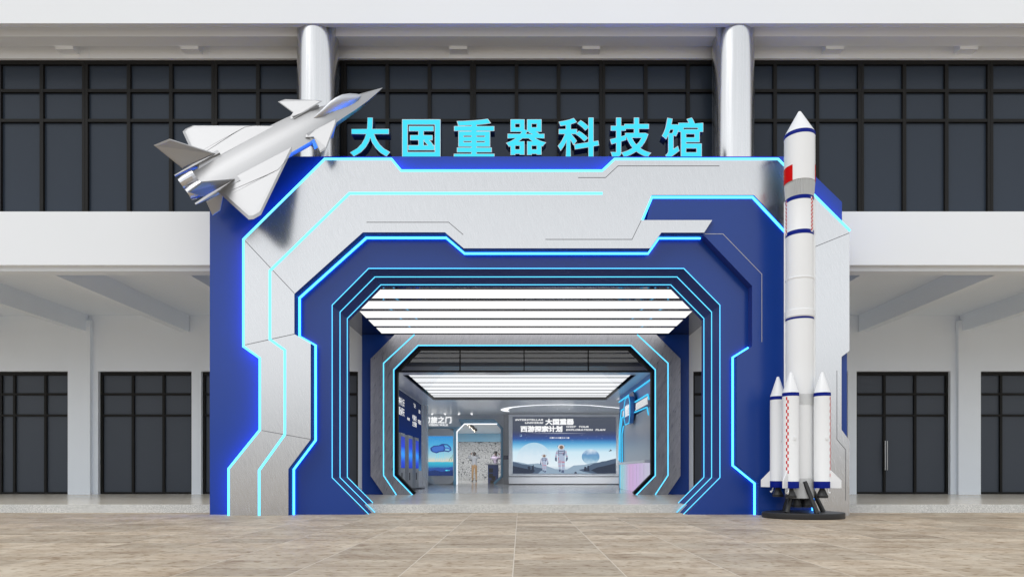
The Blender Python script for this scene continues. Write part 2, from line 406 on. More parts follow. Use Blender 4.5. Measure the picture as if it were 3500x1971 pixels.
# ================================================================== MUSEUM BUILDING
B = thing('museum_building', 'white museum building with dark glazed bands behind the blue portal', 'building', (0, 14, 0))
YF = 11.2
b = MB(); b.box(-20, 20, 11.03, 11.127, 8.379, 10.6, WHITE); b.build('upper_fascia', B)
b = MB(); b.box(-20, 20, 11.127, 11.9, 8.504, 8.8, WHITE); b.build('upper_soffit', B)
b = MB(); b.box(-20, 20, 11.30, 11.566, 8.339, 8.51, WHITE); b.build('upper_beam', B)
for x in [-10.3, -8.2, -5.95, -1.12, 1.27, 5.65, 8.06, 10.3]:
    b = MB(); b.box(x-.16, x+.16, 11.566, 11.73, 8.29, 8.51, WHITE); b.build('beam_bracket', B)
b = MB(); b.box(-20, 20, 11.73, 12.0, 8.227, 8.504, WHITE)
for k in range(-8, 9): b.box(.9+k*2.19-.004, .9+k*2.19+.004, 11.727, 11.73, 8.23, 8.5, WALLM)
b.build('upper_wall', B)
b = MB(); b.box(-20, 20, YF, YF+.3, 4.297, 5.226, WHITE); b.box(-20, 20, YF+.3, 12.2, 5.0, 5.22, WHITE); b.build('middle_fascia', B)
b = MB(); b.box(-20, 20, 11.32, 11.56, 4.23, 4.40, WALLM); b.build('lower_beam', B)
b = MB(); b.box(-20, 20, 11.56, 16.6, 4.65, 4.9, WALLM); b.build('walkway_ceiling', B)
for x in (-13.44, -11.0, -8.46, -6.03, 6.21, 8.63, 11.18, 13.6):
    b = MB(); b.box(x-.1, x+.1, 11.56, 16.24, 4.231, 4.65, WALLM); b.build('cross_beam', B)
# lower wall with openings
wins = [(-15.5, -11.35), (-10.66, -8.30), (-8.06, -5.70), (-5.46, -4.10), (4.36, 5.66), (5.9, 8.26), (8.48, 10.85), (11.54, 15.6)]
b = MB(); b.box(-20, 20, YW, YW+.3, 4.23, 4.65, WALLM)
b.box(-20, -3.93, YW-.02, YW+.3, 3.24, 4.23, WALLM); b.box(4.18, 20, YW-.02, YW+.3, 3.24, 4.23, WALLM); b.box(-3.93, 4.18, YW, YW+.3, 3.86, 4.23, WALLM)
xs = [-20]+[v for w in wins[:4] for v in w]+[-3.93]
for i in range(0, len(xs), 2): b.box(xs[i], xs[i+1], YW-.02, YW+.3, ZP, 3.24, WALLM)
xs = [4.18]+[v for w in wins[4:] for v in w]+[20]
for i in range(0, len(xs), 2): b.box(xs[i], xs[i+1], YW-.02, YW+.3, ZP, 3.24, WALLM)
b.build('ground_floor_wall', B)
for x0, x1 in ((-11.35, -10.79), (10.98, 11.54), (-5.66, -5.5), (5.7, 5.86)):
    b = MB(); b.box(x0, x1, YW-.125, YW-.02, ZP, 4.5 if abs(x0) > 9 else 3.2, WALLM); b.build('pillar', B)
GLASS_LIT = mat('dark_glass_interior_lit', (.066, .077, .097), .25, spec=.17, var=.1, vscale=.35)  # lighter copy of the dark glass, lit interior put into its colour
def window(x0, x1, z0, z1, y, bars, zbars, fw, tw, bigL=0, bigR=0, top=.09):
    f = MB(); f.box(x0, x1, y, y+.09, z1-top, z1, BLACKF); f.box(x0, x1, y, y+.09, z0, z0+.05, BLACKF)
    f.box(x0, x0+(bigL or fw), y, y+.09, z0+.05, z1-top, BLACKF); f.box(x1-(bigR or fw), x1, y, y+.09, z0+.05, z1-top, BLACKF)
    xb = [x0+(bigL or fw)]
    for xx in bars:
        f.box(xx-fw/2, xx+fw/2, y+.002, y+.088, z0+.05, z1-top, BLACKF); xb += [xx-fw/2, xx+fw/2]
    xb.append(x1-(bigR or fw))
    for zz in zbars:
        for i in range(0, len(xb), 2): f.box(xb[i], xb[i+1], y+.004, y+.086, zz-tw/2, zz+tw/2, BLACKF)
    fo = f.build('window', B)
    p = MB(); p.box(x0+.02, x1-.02, y+.05, y+.06, z0+.02, z1-.02, GLASS if z0 > 2 else GLASS_LIT); po = p.build('pane'); attach(po, fo)
    return fo
for x0, x1 in wins:
    n = 3 if x1-x0 < 3 else 5
    if x1-x0 < 1.6: n = 2
    bars = [x0+(x1-x0)*k/n for k in range(1, n)]
    if abs(x0+10.66) < .01: bars = [-9.84, -9.06]
    if abs(x0-8.48) < .01: bars = [9.24, 10.02]
    if x0 < -15: bars = [-15.5+.77*k for k in range(1, 4)]+[-12.85, -12.06]
    if x0 > 11.5: bars = [12.2, 12.98, 13.76, 14.5]
    wo = window(x0, x1, ZP+.003, 3.24, YW+.07, bars, (2.675, 2.137), .06, .055)
    if abs(x0-8.48) < .01:
        for dx in (-.035, .035):
            h = MB(); xx = 9.24+dx*.75
            h.tube((xx, YW+.0, .75), (xx, YW+.0, 1.49), .011, .011, mat('handle_steel', (.5, .5, .5), .3, 1))
            h.tube((xx, YW+.0, .85), (xx, YW+.07, .85), .008, .008, BLACKF); h.tube((xx, YW+.0, 1.39), (xx, YW+.07, 1.39), .008, .008, BLACKF)
            ho = h.build('door_handle'); attach(ho, wo)
YU = 11.78; P3 = 2.368
for k in range(-6, 7):
    xc = -.87+P3*k; x0, x1 = xc, xc+P3
    window(x0+.002, x1-.002, 5.226, 8.227, YU, [x0+P3/3+.008, x0+2*P3/3-.008], (7.675, 7.13), .064, .055, .05, .05, top=.075)
for cx in (-3.584, 3.767):
    c = MB(); c.lathe([(.358, 5.2), (.358, 8.502)], cx, 11.41, STEEL, n=96); c.build('round_column', B, smooth=True)
# dim rooms behind the glass keep the building closed
for a_, c_ in ((-20, -9.2), (9.2, 20)):
    b = MB(); b.box(a_, c_, 16.62, 16.7, 0, 4.65, WALLM); b.build('inner_wall', B)

# ================================================================== ENTRANCE PORTAL
PT = thing('entrance_portal', 'huge faceted blue and brushed silver entrance portal edged with cyan light', 'portal', (0.1, YP, 0))
OPEN = [(1260, 1757), (1134.6, 1631.3), (1134.6, 1042.1), (1259.6, 916.4), (2337.3, 916.4), (2461.4, 1042.1), (2461.4, 1631.3), (2336.2, 1757)]
openW = WL(OPEN, YP)
xl, xr = W(717, 0, YP)[0], W(2878, 0, YP)[0]; ztop = W(0, 535, YP)[1]
base = [(xl, -.03), (openW[0][0]-.03, -.03)]+openW[1:7]+[(openW[7][0]+.03, -.03), (xr, -.03), (xr, W(0, 691, YP)[1]), W(2717, 535, YP), W(878, 535, YP), (xl, W(0, 691, YP)[1])]
b = MB(); b.prism(base, YP, 11.70, BLUE, side=NAVY); b.build('base_panel', PT)
# three light rings in the passage
ringp = [(openW[0][0]-.0, .0)]+openW[1:7]+[(openW[7][0], .0)]
for Y, zb in ((YP-.012, .003), (11.06, .003), (11.525, ZP+.003)):
    q = [(openW[1][0]+(openW[1][1]-zb)*.998, zb)]+openW[1:7]+[(openW[6][0]-(openW[6][1]-zb)*.998, zb)]
    b = MB(); b.strip(q, .0125, Y, Y+.006, CYANS, side=-1); b.build('light_strip', PT)
# raised blue panel on the right
YR = 10.43
raisedF = [(2401.6, 799.4), (2570.7, 976.9), (2570.7, 1183), (2518, 1216), (2518, 1588), (2594, 1650), (2594, 1758.5)]
rp = WL(raisedF, YR)
raised = rp[:-1]+[(rp[-1][0], .0)]+[(W(2860, 0, YR)[0], .0), (W(2860, 0, YR)[0], W(0, 760, YR)[1]), W(2600, 620, YR), W(2240, 620, YR), W(2200, 799.4, YR)]
b = MB(); b.prism(raised, YR, YP+.01, BLUE, side=NAVY); b.build('raised_panel', PT)
# silver band
YV = 10.38
def S2(l): return [(a*1.358696, c*1.358696) for a, c in l]
outer = [(785, 1762), (785, 1601.5), (891.5, 1469.5), (891.5, 1221), (835.5, 1181.5), (835.5, 819.5), (1111, 547.5), (1336.5, 547.5), (1369.5, 587), (2060, 587), (2102, 547.5), (2658, 547.5), (2903.4, 792), (2903.4, 1198.2), (2876.4, 1218.5), (2876.4, 1467.3), (2903.4, 1504), (2903.4, 1762)]
inner = [(2786, 1762), (2786, 890), (2577, 667), (2227.3, 667), (2192.1, 752), (2434.4, 752), (2406.6, 794.8), (2260.3, 794.8), (2222.5, 848.3), (1585, 848.3), (1520.9, 793.8), (1240.5, 793.8), (1006, 1004), (1006, 1141), (1061.8, 1172.5), (1061.8, 1500.4), (985.6, 1601.7), (985.6, 1762)]
so_, si_ = WL(outer, YV), WL(inner, YV)
so_[0] = (so_[0][0], .0); so_[-1] = (so_[-1][0], .0); si_[0] = (si_[0][0], .0); si_[-1] = (si_[-1][0], .0)
b = MB(); b.prism(so_+si_, YV, YP+.01, SILVER, side=NAVY, back=False); b.build('silver_band', PT)
# outer light edging (wraps the edge of the silver, lights the blue behind it)
b = MB(); b.strip(so_[:13], .034, YV-.006, YV+.10, CYAN, side=1); b.build('light_strip', PT)
ADDED_HALO = emit('added_halo_blue', (.015, .10, 1.0), 15.0)  # added unseen emitter behind the silver edge, spreads blue glow over the panel
b = MB(); b.strip(so_[:13], .012, YV+.11, YP-.012, ADDED_HALO, side=1); b.build('added_halo_glow', PT)
# blue return visible in the notch
b = MB(); b.prism([W(2860, 1195, 10.45), W(2895, 1195, 10.45), W(2895, 1520, 10.45), W(2860, 1520, 10.45)], 10.45, 10.60, BLUE); b.build('edge_panel', PT)
# middle light line let into the silver
mid = S2([(652, 1297), (652, 1182), (716.5, 1092), (716.5, 880), (679, 853), (679, 681), (879, 486.5), (1516, 486.5)])
mw = WL(mid, YV); mw[0] = (mw[0][0], .0)
b = MB(); b.strip(mw, .037, YV-.005, YV+.01, CYAN); b.build('light_strip', PT)
# recessed light lines at the foot of the silver returns
def rec(pts, w=.024, y=YP, bottom=False, side=0):
    q = WL(pts, y-.02)
    if bottom: q[-1] = (q[-1][0], .002)
    m = MB(); m.strip(q, w, y-.03, y-.004, CYANR, side=side); m.build('light_strip', PT)
def recw(q, w, y, d0, d1):
    m = MB(); m.strip(q, w, y-d0, y-d1, CYANR, side=-1); m.build('light_strip', PT)
recw([si_[i] for i in (17, 16, 15, 14, 13, 12, 11, 10, 9, 8, 7)]+[(W(2406.6, 0, YV)[0], si_[6][1])], .026, YP, .03, .004)
q = [rp[i] for i in (2, 3, 4, 5)]+[(rp[6][0], .002)]; recw(q, .024, YP, .03, .004)
q = [si_[i] for i in (4, 3, 2, 1)]+[(si_[0][0], .002)]; recw(q, .034, YR, .016, .003)
# fine grooves and seams
def line(pts, y, w=.009, m=GROOVE):
    k = MB(); k.strip(WL(pts, y), w, y-.0025, y-.0005, m); k.build('groove', PT)
Z7 = lambda l: [(1150+a/1.9815, 380+c/1.9815) for a, c in l]
line(Z7([(1637, 450), (1822, 450), (1907, 371)])+[(2458.8, 567.2)], YV)
line(Z7([(203, 752), (760, 752), (858, 836)]), YV)
line(Z7([(1415, 868), (2002, 868), (2065, 738)]), YV)
line([(838, 823), (1006, 1002)], YV); line([(838, 1178), (1006, 1141)], YV); line([(895, 1470), (1061, 1500)], YV)
line([(2903, 796), (2786, 843), (2786, 1215)], YV)
line([(2700+a/2.267, 1140+c/2.267) for a, c in ((364, 285), (364, 818), (432, 897), (432, 1290))], YV, .007)
line([(2150+a/1.81375, 500+c/1.81375) for a, c in ((470, 543), (582, 543), (823, 792), (823, 1212))], YR, .009, mat('groove_light', (.45, .45, .46), .5))

# ================================================================== ROOFTOP LETTERING
SG = thing('rooftop_sign', 'glowing cyan Chinese characters standing along the top of the blue portal', 'sign', (0, 10.9, 5.89))
YL = 10.74
cells = [(1195.6, 1334), (1374, 1506), (1550.5, 1690.5), (1729, 1867), (1906.5, 2048), (2084.5, 2226), (2262, 2404)]
tops = [402, 408, 406, 408, 402, 402, 402]
for ch, (a, c_), tp in zip('大国重器科技馆', cells, tops):
    L1, _ = bold(ch, .029, .008); L2, _ = bold(ch, .016, .008)
    xs = [p[0] for l in L1 for p in l]; ys = [p[1] for l in L1 for p in l]
    x0, z1 = W(a, tp, YL); x1, _z = W(c_, tp, YL); k = (x1-x0)/(max(xs)-min(xs)); kz = k*.99
    fn = lambda u, v, w, x0=x0, z1=z1, k=k, kz=kz, mx=min(xs), my=max(ys): (x0+(u-mx)*k, YL+w, z1+(v-my)*kz)
    b = MB(); fill_loops(b, L1, fn, LETR, .19, LETS); bo = b.build('character', SG, recalc=False)
    b = MB(); fill_loops(b, L2, lambda u, v, w, fn=fn: fn(u, v, w-.006), LETF, .005, LETF); fo = b.build('lit_face', recalc=False); attach(fo, bo)

# ================================================================== CANOPY CEILING WITH LIGHT BARS
CN = thing('canopy_ceiling', 'mirror-polished canopy ceiling between the portal and the inner gate', 'canopy', (.12, 13.9, 4.12))
b = MB(); b.box(-4.0, 4.24, 11.71, 16.23, 4.12, 4.19, MIRROR); b.build('mirror_panel', CN)
ords = ['nearest to the portal', 'second from the portal', 'third and middle one', 'fourth from the portal', 'farthest, just before the silver gate']
for i, yb in enumerate((12.06, 12.87, 13.67, 14.46, 15.25)):
    b = MB(); b.box(-3.415, 3.645, yb, yb+.585, 4.108, 4.112, LIGHTW); b.box(-3.425, 3.655, yb-.01, yb+.595, 4.112, 4.1185, mat('bar_housing', (.3, .3, .3), .5))
    tag(b.build('ceiling_light'), 'long white light bar under the canopy, '+ords[i], 'ceiling light', 'light bars under the canopy')

# ================================================================== INNER GATE
IG = thing('inner_gate', 'octagonal brushed metal gate frame on blue panels round the glass entrance', 'gate', (.12, 15.9, ZP))
YG = 15.84
gin = [(1411.6, 1689), (1347.6, 1623), (1347.6, 1264), (1429.9, 1181.6), (2155.4, 1181.6), (2238, 1264), (2238, 1623), (2172.7, 1689)]
gout = [(2281.9, 1689), (2326, 1625), (2326, 1225.2), (2243.3, 1142.6), (1349.2, 1142.6), (1266.7, 1225.2), (1266.7, 1625), (1311.5, 1689)]
gi, go = WL(gin, YG), WL(gout, YG)
for l in (gi, go): l[0] = (l[0][0], ZP+.001); l[-1] = (l[-1][0], ZP+.001)
b = MB(); b.prism(gi+go, YG, 16.0, GATES, side=NAVY); b.build('silver_frame', IG)
bl = [(-3.94, ZP+.002), (gi[0][0]-.02, ZP+.002)]+[(x*1.004-.0, z) for x, z in gi[1:7]]+[(gi[7][0]+.02, ZP+.002), (4.19, ZP+.002), (4.19, 4.115), (-3.94, 4.115)]
b = MB(); b.prism(bl, 16.0, 16.24, BLUE, side=NAVY); b.build('backing_panel', IG)
b = MB(); b.strip(gi, .026, YG-.008, YG+.01, CYANS, side=1); b.build('light_strip', IG)
for l in ([(1416.5, 1142.8), (1311, 1240.5), (1311, 1623), (1354.8, 1689)], [(2178, 1142.8), (2283.2, 1240.5), (2283.2, 1623), (2239.5, 1689)]):
    q = WL(l, YG); q[-1] = (q[-1][0], ZP+.001); b = MB(); b.strip(q, .026, YG-.006, YG+.01, CYANS); b.build('light_strip', IG)
for sx in (-1, 1):   # glow edge behind the frame on the blue
    pass
# glazed entrance
GE = thing('glass_entrance', 'black framed glass entrance with transom panes inside the octagonal gate', 'glass door', (.12, 16.05, ZP))
b = MB(); b.strip(gi, .065, 15.95, 16.1, BLACKF, side=-1)
zt0, zt1 = W(0, 1269.5, 16.05)[1]-.018, W(0, 1269.5, 16.05)[1]+.018
b.box(gi[1][0]+.05, gi[6][0]-.05, 15.97, 16.07, zt0, zt1, BLACKF); b.build('frame', GE)
for px in (1572.8, 1791.3, 2010.3):
    b = MB(); x = W(px, 0, 16.05)[0]; b.box(x-.014, x+.014, 15.98, 16.06, zt1, gi[3][1]-.05, BLACKF); b.build('mullion', GE)
DG = clear_glass('door_glass', .055, (.96, .97, .98)); DG2 = clear_glass('transom_glass', .10, (.5, .52, .55))
b = MB(); q = [gi[0], gi[1], (gi[1][0], zt0), (gi[6][0], zt0), gi[6], gi[7]]
b.add([(x, 16.03, z) for x, z in q], [list(range(6))], DG); b.build('glass_pane', GE)
b = MB(); q = [(gi[2][0]+.03, zt1), gi[2], gi[3], gi[4], gi[5], (gi[5][0]-.03, zt1)]
b.add([(x, 16.03, z) for x, z in q], [list(range(6))], DG2); b.build('transom_pane', GE)

# ================================================================== EXHIBITION HALL
HW = mat('hall_wall', (.86, .87, .89), .3, spec=.45, var=.02)
HC = mat('hall_ceiling', (.84, .85, .87), .22, spec=.5)
HB = mat('hall_blue', (.05, .20, .55), .35)
HL = mat('hall_light_blue', (.16, .42, .62), .4)
DARK = mat('hall_dark', (.05, .05, .055), .6)
U4 = lambda u, v: (1300+u/2.576, 1250+v/2.576)
def WU(l, Y): return [W(*U4(a, c), Y) for a, c in l]
H = thing('exhibition_hall', 'grey exhibition hall seen through the glass entrance', 'room', (0, 22, ZP))
ZC = 3.3
b = MB(); b.box(-3.95, -3.8, 16.5, 25.4, ZP, 3.9, HW); b.build('side_wall', H)
b = MB(); b.box(3.43, 3.6, 16.5, 22.3, ZP, 3.9, HB); b.build('side_wall', H)
for q_ in ((3.6, 9, 22.0, 22.3), (8.9, 9, 22.3, 46), (-9, -3.95, 25.2, 25.4), (-9, -8.9, 25.4, 46)):
    b = MB(); b.box(*q_, ZP, 3.9, HW); b.build('side_wall', H)
# ceiling with the recess of the luminous panel
b = MB(); lx0, lx1, ly0, ly1 = -3.12, 3.07, 17.28, 23.2
b.box(-3.8, 3.43, 16.6, ly0, ZC, 3.6, HC); b.box(-9, 9, ly1, 46, ZC, 3.6, HC); b.box(-3.8, lx0, ly0, ly1, ZC, 3.6, HC); b.box(lx1, 3.43, ly0, ly1, ZC, 3.6, HC); b.build('ceiling', H)
b = MB(); b.box(-3.8, 3.43, 16.58, 16.6, ZC, 3.42, HC); b.box(-3.8, 3.43, 16.56, 16.60, 3.42, 4.2, mat('lintel_grey', (.30, .31, .32), .6)); b.build('lintel', H)
LC = thing('luminous_ceiling', 'large glowing white ceiling panel divided by thin dark slats in the hall', 'ceiling light', (0, 20, ZC))
b = MB(); b.box(lx0, lx1, ly0, ly1, ZC+.10, ZC+.12, emit('soft_panel', (.97, .98, 1), 1.02)); b.build('glowing_panel', LC)
b = MB()
for y in (18.35, 19.4, 20.3, 21.2, 22.0, 22.65): b.box(lx0, lx1, y-.045, y+.045, ZC+.085, ZC+.095, DARK)
b.build('slat', LC)
b = MB(); b.box(lx0-.03, lx0, ly0, ly1, ZC-.004, ZC+.12, DARK); b.box(lx1, lx1+.03, ly0, ly1, ZC-.004, ZC+.12, DARK); b.box(lx0, lx1, ly1, ly1+.03, ZC-.004, ZC+.12, DARK); b.build('trim', LC)
# back wall with openings
YB = 29.4
def xz(u, v, Y=YB): return W(*U4(u, v), Y)
doorpoly = [(672, 1040), (672, 575), (738, 505), (1005, 505), (1072, 560), (1072, 975), (1010, 1040)]
b = MB(); zb = ZP
xA = xz(415, 0)[0]; dp = WU(doorpoly, YB); dp[0] = (dp[0][0], zb); dp[-1] = (dp[-1][0], zb)
b.prism([(-9, zb), dp[0]]+dp[1:]+[(9, zb), (9, 3.4), (-9, 3.4)], YB, YB+.3, HW); b.build('back_wall', H)
b = MB(); b.box(xz(380, 0, 25.2)[0], xz(412, 0, 25.2)[0], 25.0, 25.5, ZP, ZC, mat('hall_white', (.7, .7, .71), .25)); b.build('pillar', H)
b = MB(); b.box(*[xz(u, 0, 29.3)[0] for u in (1086, 1128)], 29.2, 29.38, ZP, ZC, mat('hall_white2', (.6, .61, .62), .3)); b.build('pillar', H)
b = MB(); x0, z0 = xz(1086, 820, 29.2); x1, z1 = xz(1128, 787, 29.2); b.box(x0, x1, 29.17, 29.2, z0, z1, mat('notice', (.03, .03, .10), .3)); tag(b.build('wall_display'), 'small dark blue display on the pale pillar left of the poster', 'display')
# blue band under the wall lettering and door surround
b = MB(); x0, z0 = xz(300, 552); x1, z1 = xz(725, 540); b.box(x0, x1, YB-.3, YB-.01, z0, z1, HL)
x0, _ = xz(646, 0); x1, _ = xz(672, 0); b.box(x0, x1, YB-.25, YB-.01, ZP, z0, HL); b.build('blue_trim', H)
AG = thing('blue_archway', 'blue chamfered archway with a white light line into the patterned room', 'archway', (xz(870, 0)[0], YB, ZP))
b = MB(); q = WU([(695, 470), (1005, 470), (1080, 545), (1080, 975), (1008, 1040)], YB-.2); q[-1] = (q[-1][0], ZP)
b.strip(q, .10, YB-.35, YB-.01, HL, side=-1); b.build('frame', AG)
b = MB(); b.prism(WU([(700, 480), (1000, 480), (1030, 506), (740, 506), (712, 530)], YB-.05), YB-.08, YB-.01, HL); b.build('panel', AG)
b = MB(); q = WU([(675, 1040), (675, 577), (741, 510), (1028, 510)], YB-.36); q[0] = (q[0][0], ZP); b.strip(q, .05, YB-.38, YB-.34, emit('white_line', (.95, .97, 1), 1.3)); b.build('light_strip', AG)
WL_ = thing('wall_lettering', 'white Chinese and English lettering on the grey wall left of the archway', 'sign', (xz(520, 0)[0], YB, 2.6))
TX = emit('white_text', (1, 1, 1), 1.0)
b = MB(); 
for k, ch in enumerate('幻旅之门'):
    x0, z0 = xz(388+k*63-8, 497, YB-.03); x1, _ = xz(388+k*63+52, 0, YB-.03); s_ = x1-x0
    write(b, ch, place(x0, z0, YB-.03), TX, off=.03, height=s_, adv=1)
b.build('chinese_lettering', WL_, recalc=False)
b = MB(); x0, z0 = xz(428, 527, YB-.03); x1, _ = xz(598, 0, YB-.03); hh = (xz(0, 509, YB-.03)[1]-z0)/.7
write(b, 'VISION WALK', place(x0, z0, YB-.03), TX, off=.02, width=x1-x0, height=hh); b.build('english_lettering', WL_, recalc=False)
# VR picture panel
VP = thing('picture_panel', 'tall grey rounded panel with glowing underwater virtual reality headset picture', 'display panel', (xz(533, 0, 29)[0], 29.1, ZP))
b = MB(); Yv = 29.05
def rrect(x0, z0, x1, z1, r, n=5):
    out = []
    for cx, cz, a in ((x1-r, z1-r, 0), (x0+r, z1-r, 90), (x0+r, z0+r, 180), (x1-r, z0+r, 270)):
        for k in range(n+1):
            t = math.radians(a+90*k/n); out.append((cx+r*math.cos(t), cz+r*math.sin(t)))
    return out
x0, z0 = xz(420, 1038, Yv); x1, z1 = xz(645, 550, Yv); b.prism(rrect(x0, ZP+.01, x1, z1, .25), Yv, Yv+.2, HW); b.build('body', VP)
def stops(z_top, z_bot, l):   # l: list of (v, colour) from top to bottom -> ramp from bottom to top
    return sorted([(1-(v-z_top)/(z_bot-z_top), lin(*c)) for v, c in l])
x0, z0 = xz(423, 965, Yv-.01); x1, z1 = xz(640, 617, Yv-.01)
VM = ramp_emit('underwater_picture', stops(617, 965, [(617, (40, 150, 225)), (700, (80, 185, 235)), (800, (180, 225, 235)), (838, (240, 225, 200)), (846, (60, 200, 225)), (880, (50, 165, 210)), (900, (50, 100, 170)), (930, (35, 60, 125)), (965, (25, 45, 100))]), z0, z1, .9, noise=.02)
b = MB(); b.box(x0, x1, Yv-.02, Yv, z0, z1, VM)
vx = lambda l: WU(l, Yv-.03)
C1, C2, C3 = emit('hs_dark', lin(25, 60, 140), 1), emit('hs_mid', lin(60, 110, 200), 1), emit('hs_glow', lin(80, 220, 250), 1)
b.prism(vx([(440, 720), (470, 700), (560, 693), (572, 720), (565, 752), (520, 757), (495, 768), (455, 755), (442, 742)]), Yv-.03, Yv-.025, C1)
b.prism(vx([(452, 722), (478, 708), (552, 702), (560, 720), (555, 742), (515, 748), (492, 757), (460, 748)]), Yv-.034, Yv-.031, C2)
b.strip(vx([(520, 700), (545, 688), (590, 692), (615, 715), (622, 738), (600, 752), (565, 745)]), .05, Yv-.032, Yv-.028, C1)
b.strip(vx([(565, 720), (600, 722), (618, 735)]), .06, Yv-.036, Yv-.033, C2)
for u in (497, 512, 527, 542, 557): b.strip(vx([(u, 765), (u, 800), (u+(u-527)*.4, 815), (u+(u-527)*.4, 835)]), .012, Yv-.032, Yv-.028, C3)
b.prism(vx([(430, 905), (500, 890), (560, 900), (638, 885), (638, 963), (425, 963)]), Yv-.024, Yv-.022, emit('sea', lin(40, 80, 160), 1))
b.prism(vx([(425, 925), (480, 915), (540, 930), (638, 915), (638, 963), (425, 963)]), Yv-.028, Yv-.026, emit('sea2', lin(22, 50, 110), 1))
b.prism(vx([(567, 918), (585, 911), (598, 918), (608, 912), (608, 924), (598, 919), (585, 925)]), Yv-.034, Yv-.031, C3)
b.strip(vx([(605, 838), (612, 815), (625, 800)]), .02, Yv-.032, Yv-.028, emit('weed', lin(90, 160, 120), .8)); b.strip(vx([(622, 838), (630, 810), (637, 780)]), .02, Yv-.032, Yv-.028, emit('weed2', lin(90, 160, 120), .8))
b.build('picture', VP)
# ---- patterned room behind the archway
def patterned():
    m, t, p = nm('doodle_wallpaper'); tc = t.nodes.new('ShaderNodeTexCoord')
    mp = t.nodes.new('ShaderNodeMapping'); mp.inputs['Scale'].default_value = (1, 1, 1); t.links.new(tc.outputs['Object'], mp.inputs[0])
    out = None
    for sc, thr, kind_ in ((1.7, .055, 'F'), (2.6, .05, 'F')):
        n = t.nodes.new('ShaderNodeTexNoise'); n.inputs['Scale'].default_value = sc; n.inputs['Detail'].default_value = 1.5; t.links.new(mp.outputs[0], n.inputs['Vector'])
        w = t.nodes.new('ShaderNodeMath'); w.operation = 'PINGPONG'; w.inputs[1].default_value = .06; t.links.new(n.outputs['Fac'], w.inputs[0])
        g_ = t.nodes.new('ShaderNodeMath'); g_.operation = 'GREATER_THAN'; g_.inputs[1].default_value = .0065; t.links.new(w.outputs[0], g_.inputs[0])
        if out is None: out = g_.outputs[0]
        else:
            mu = t.nodes.new('ShaderNodeMath'); mu.operation = 'MINIMUM'; t.links.new(out, mu.inputs[0]); t.links.new(g_.outputs[0], mu.inputs[1]); out = mu.outputs[0]
    v = t.nodes.new('ShaderNodeTexVoronoi'); v.inputs['Scale'].default_value = 1.5; t.links.new(mp.outputs[0], v.inputs['Vector'])
    g_ = t.nodes.new('ShaderNodeMath'); g_.operation = 'GREATER_THAN'; g_.inputs[1].default_value = .12; t.links.new(v.outputs['Distance'], g_.inputs[0])
    mu = t.nodes.new('ShaderNodeMath'); mu.operation = 'MINIMUM'; t.links.new(out, mu.inputs[0]); t.links.new(g_.outputs[0], mu.inputs[1]); out = mu.outputs[0]
    mx = t.nodes.new('ShaderNodeMixRGB'); mx.inputs[1].default_value = (.10, .11, .12, 1); mx.inputs[2].default_value = (.52, .53, .54, 1)
    t.links.new(out, mx.inputs[0]); t.links.new(mx.outputs[0], p.inputs['Base Color']); p.inputs['Roughness'].default_value = .7
    return m
PW = patterned()
b = MB(); b.box(-9, 9, 43.8, 44, ZP, 2.9, PW); b.box(-9, -5.2, 33, 33.05, ZP, 3.3, PW); tag(b.build('patterned_wall'), 'white wall covered in black doodle pattern seen through the archway', 'wall')
b = MB(); b.box(-9, 9, 43.6, 43.75, 2.75, 3.6, HL); tag(b.build('bulkhead'), 'blue bulkhead above the doodle patterned wall', 'bulkhead')
DK = thing('display_desk', 'blue display desk with a white top beside the person in purple', 'desk', (xz(990, 0, 33)[0], 33, ZP))
Yd = 32.0; x0, _ = xz(947, 0, Yd); x1, _ = xz(1036, 0, Yd)
b = MB(); b.box(x0, x1, Yd, Yd+.6, ZP, 1.06, mat('desk_blue', (.05, .09, .30), .4)); b.build('body', DK)
b = MB(); b.box(x0-.12, x1+.12, Yd-.08, Yd+.68, 1.06, 1.13, HW); b.build('desk_top', DK)
b = MB()
for u, v in ((974, 918), (974, 965), (996, 985), (985, 1022)):
    a, c_ = xz(u, v, Yd); b.box(a-.1, a+.1, Yd-.004, Yd, c_-.1, min(c_+.1, 1.0), DARK)
b.build('inlay', DK)
TL = thing('track_spotlight', 'row of small glowing spotlights under the dark ceiling of the patterned room', 'spotlight', (-5.1, 36, 3.2))
for k, (u, v) in enumerate(((770, 521), (786, 528), (790, 540), (805, 546), (812, 559), (826, 566), (832, 577))):
    Y = 34-.5*k*.3; x, z = xz(u, v, Y); b = MB(); b.tube((x, Y, z), (x+.08, Y+.15, z+.1), .05, .05, DARK, 10); b.tube((x, Y-.005, z-.005), (x, Y, z), .045, .045, emit('spot_face', (1, .9, .75), 2), 10); b.build('lamp', TL)
b = MB(); b.tube((*[xz(765, 515, 34)[0]], 34, 3.29), (xz(860, 545, 33)[0], 33, 3.29), .03, .03, DARK); b.build('rail', TL)
for lx, ly in ((-4.8, 31.5), (-2.2, 34.0), (-4.5, 39.5), (-1.8, 40)):  # added wide spots, placed to brighten the people and the doodle wall
    ld = bpy.data.lights.new('spot', 'SPOT'); ld.energy = 330; ld.spot_size = math.radians(150); ld.spot_blend = .8; ld.shadow_soft_size = .3; ld.color = (1, .97, .93)
    lo = bpy.data.objects.new('added_fill_light', ld); COL.objects.link(lo); lo.location = (lx, ly, 3.1); lo.rotation_euler = (math.radians(25), 0, 0); attach(lo, TL)

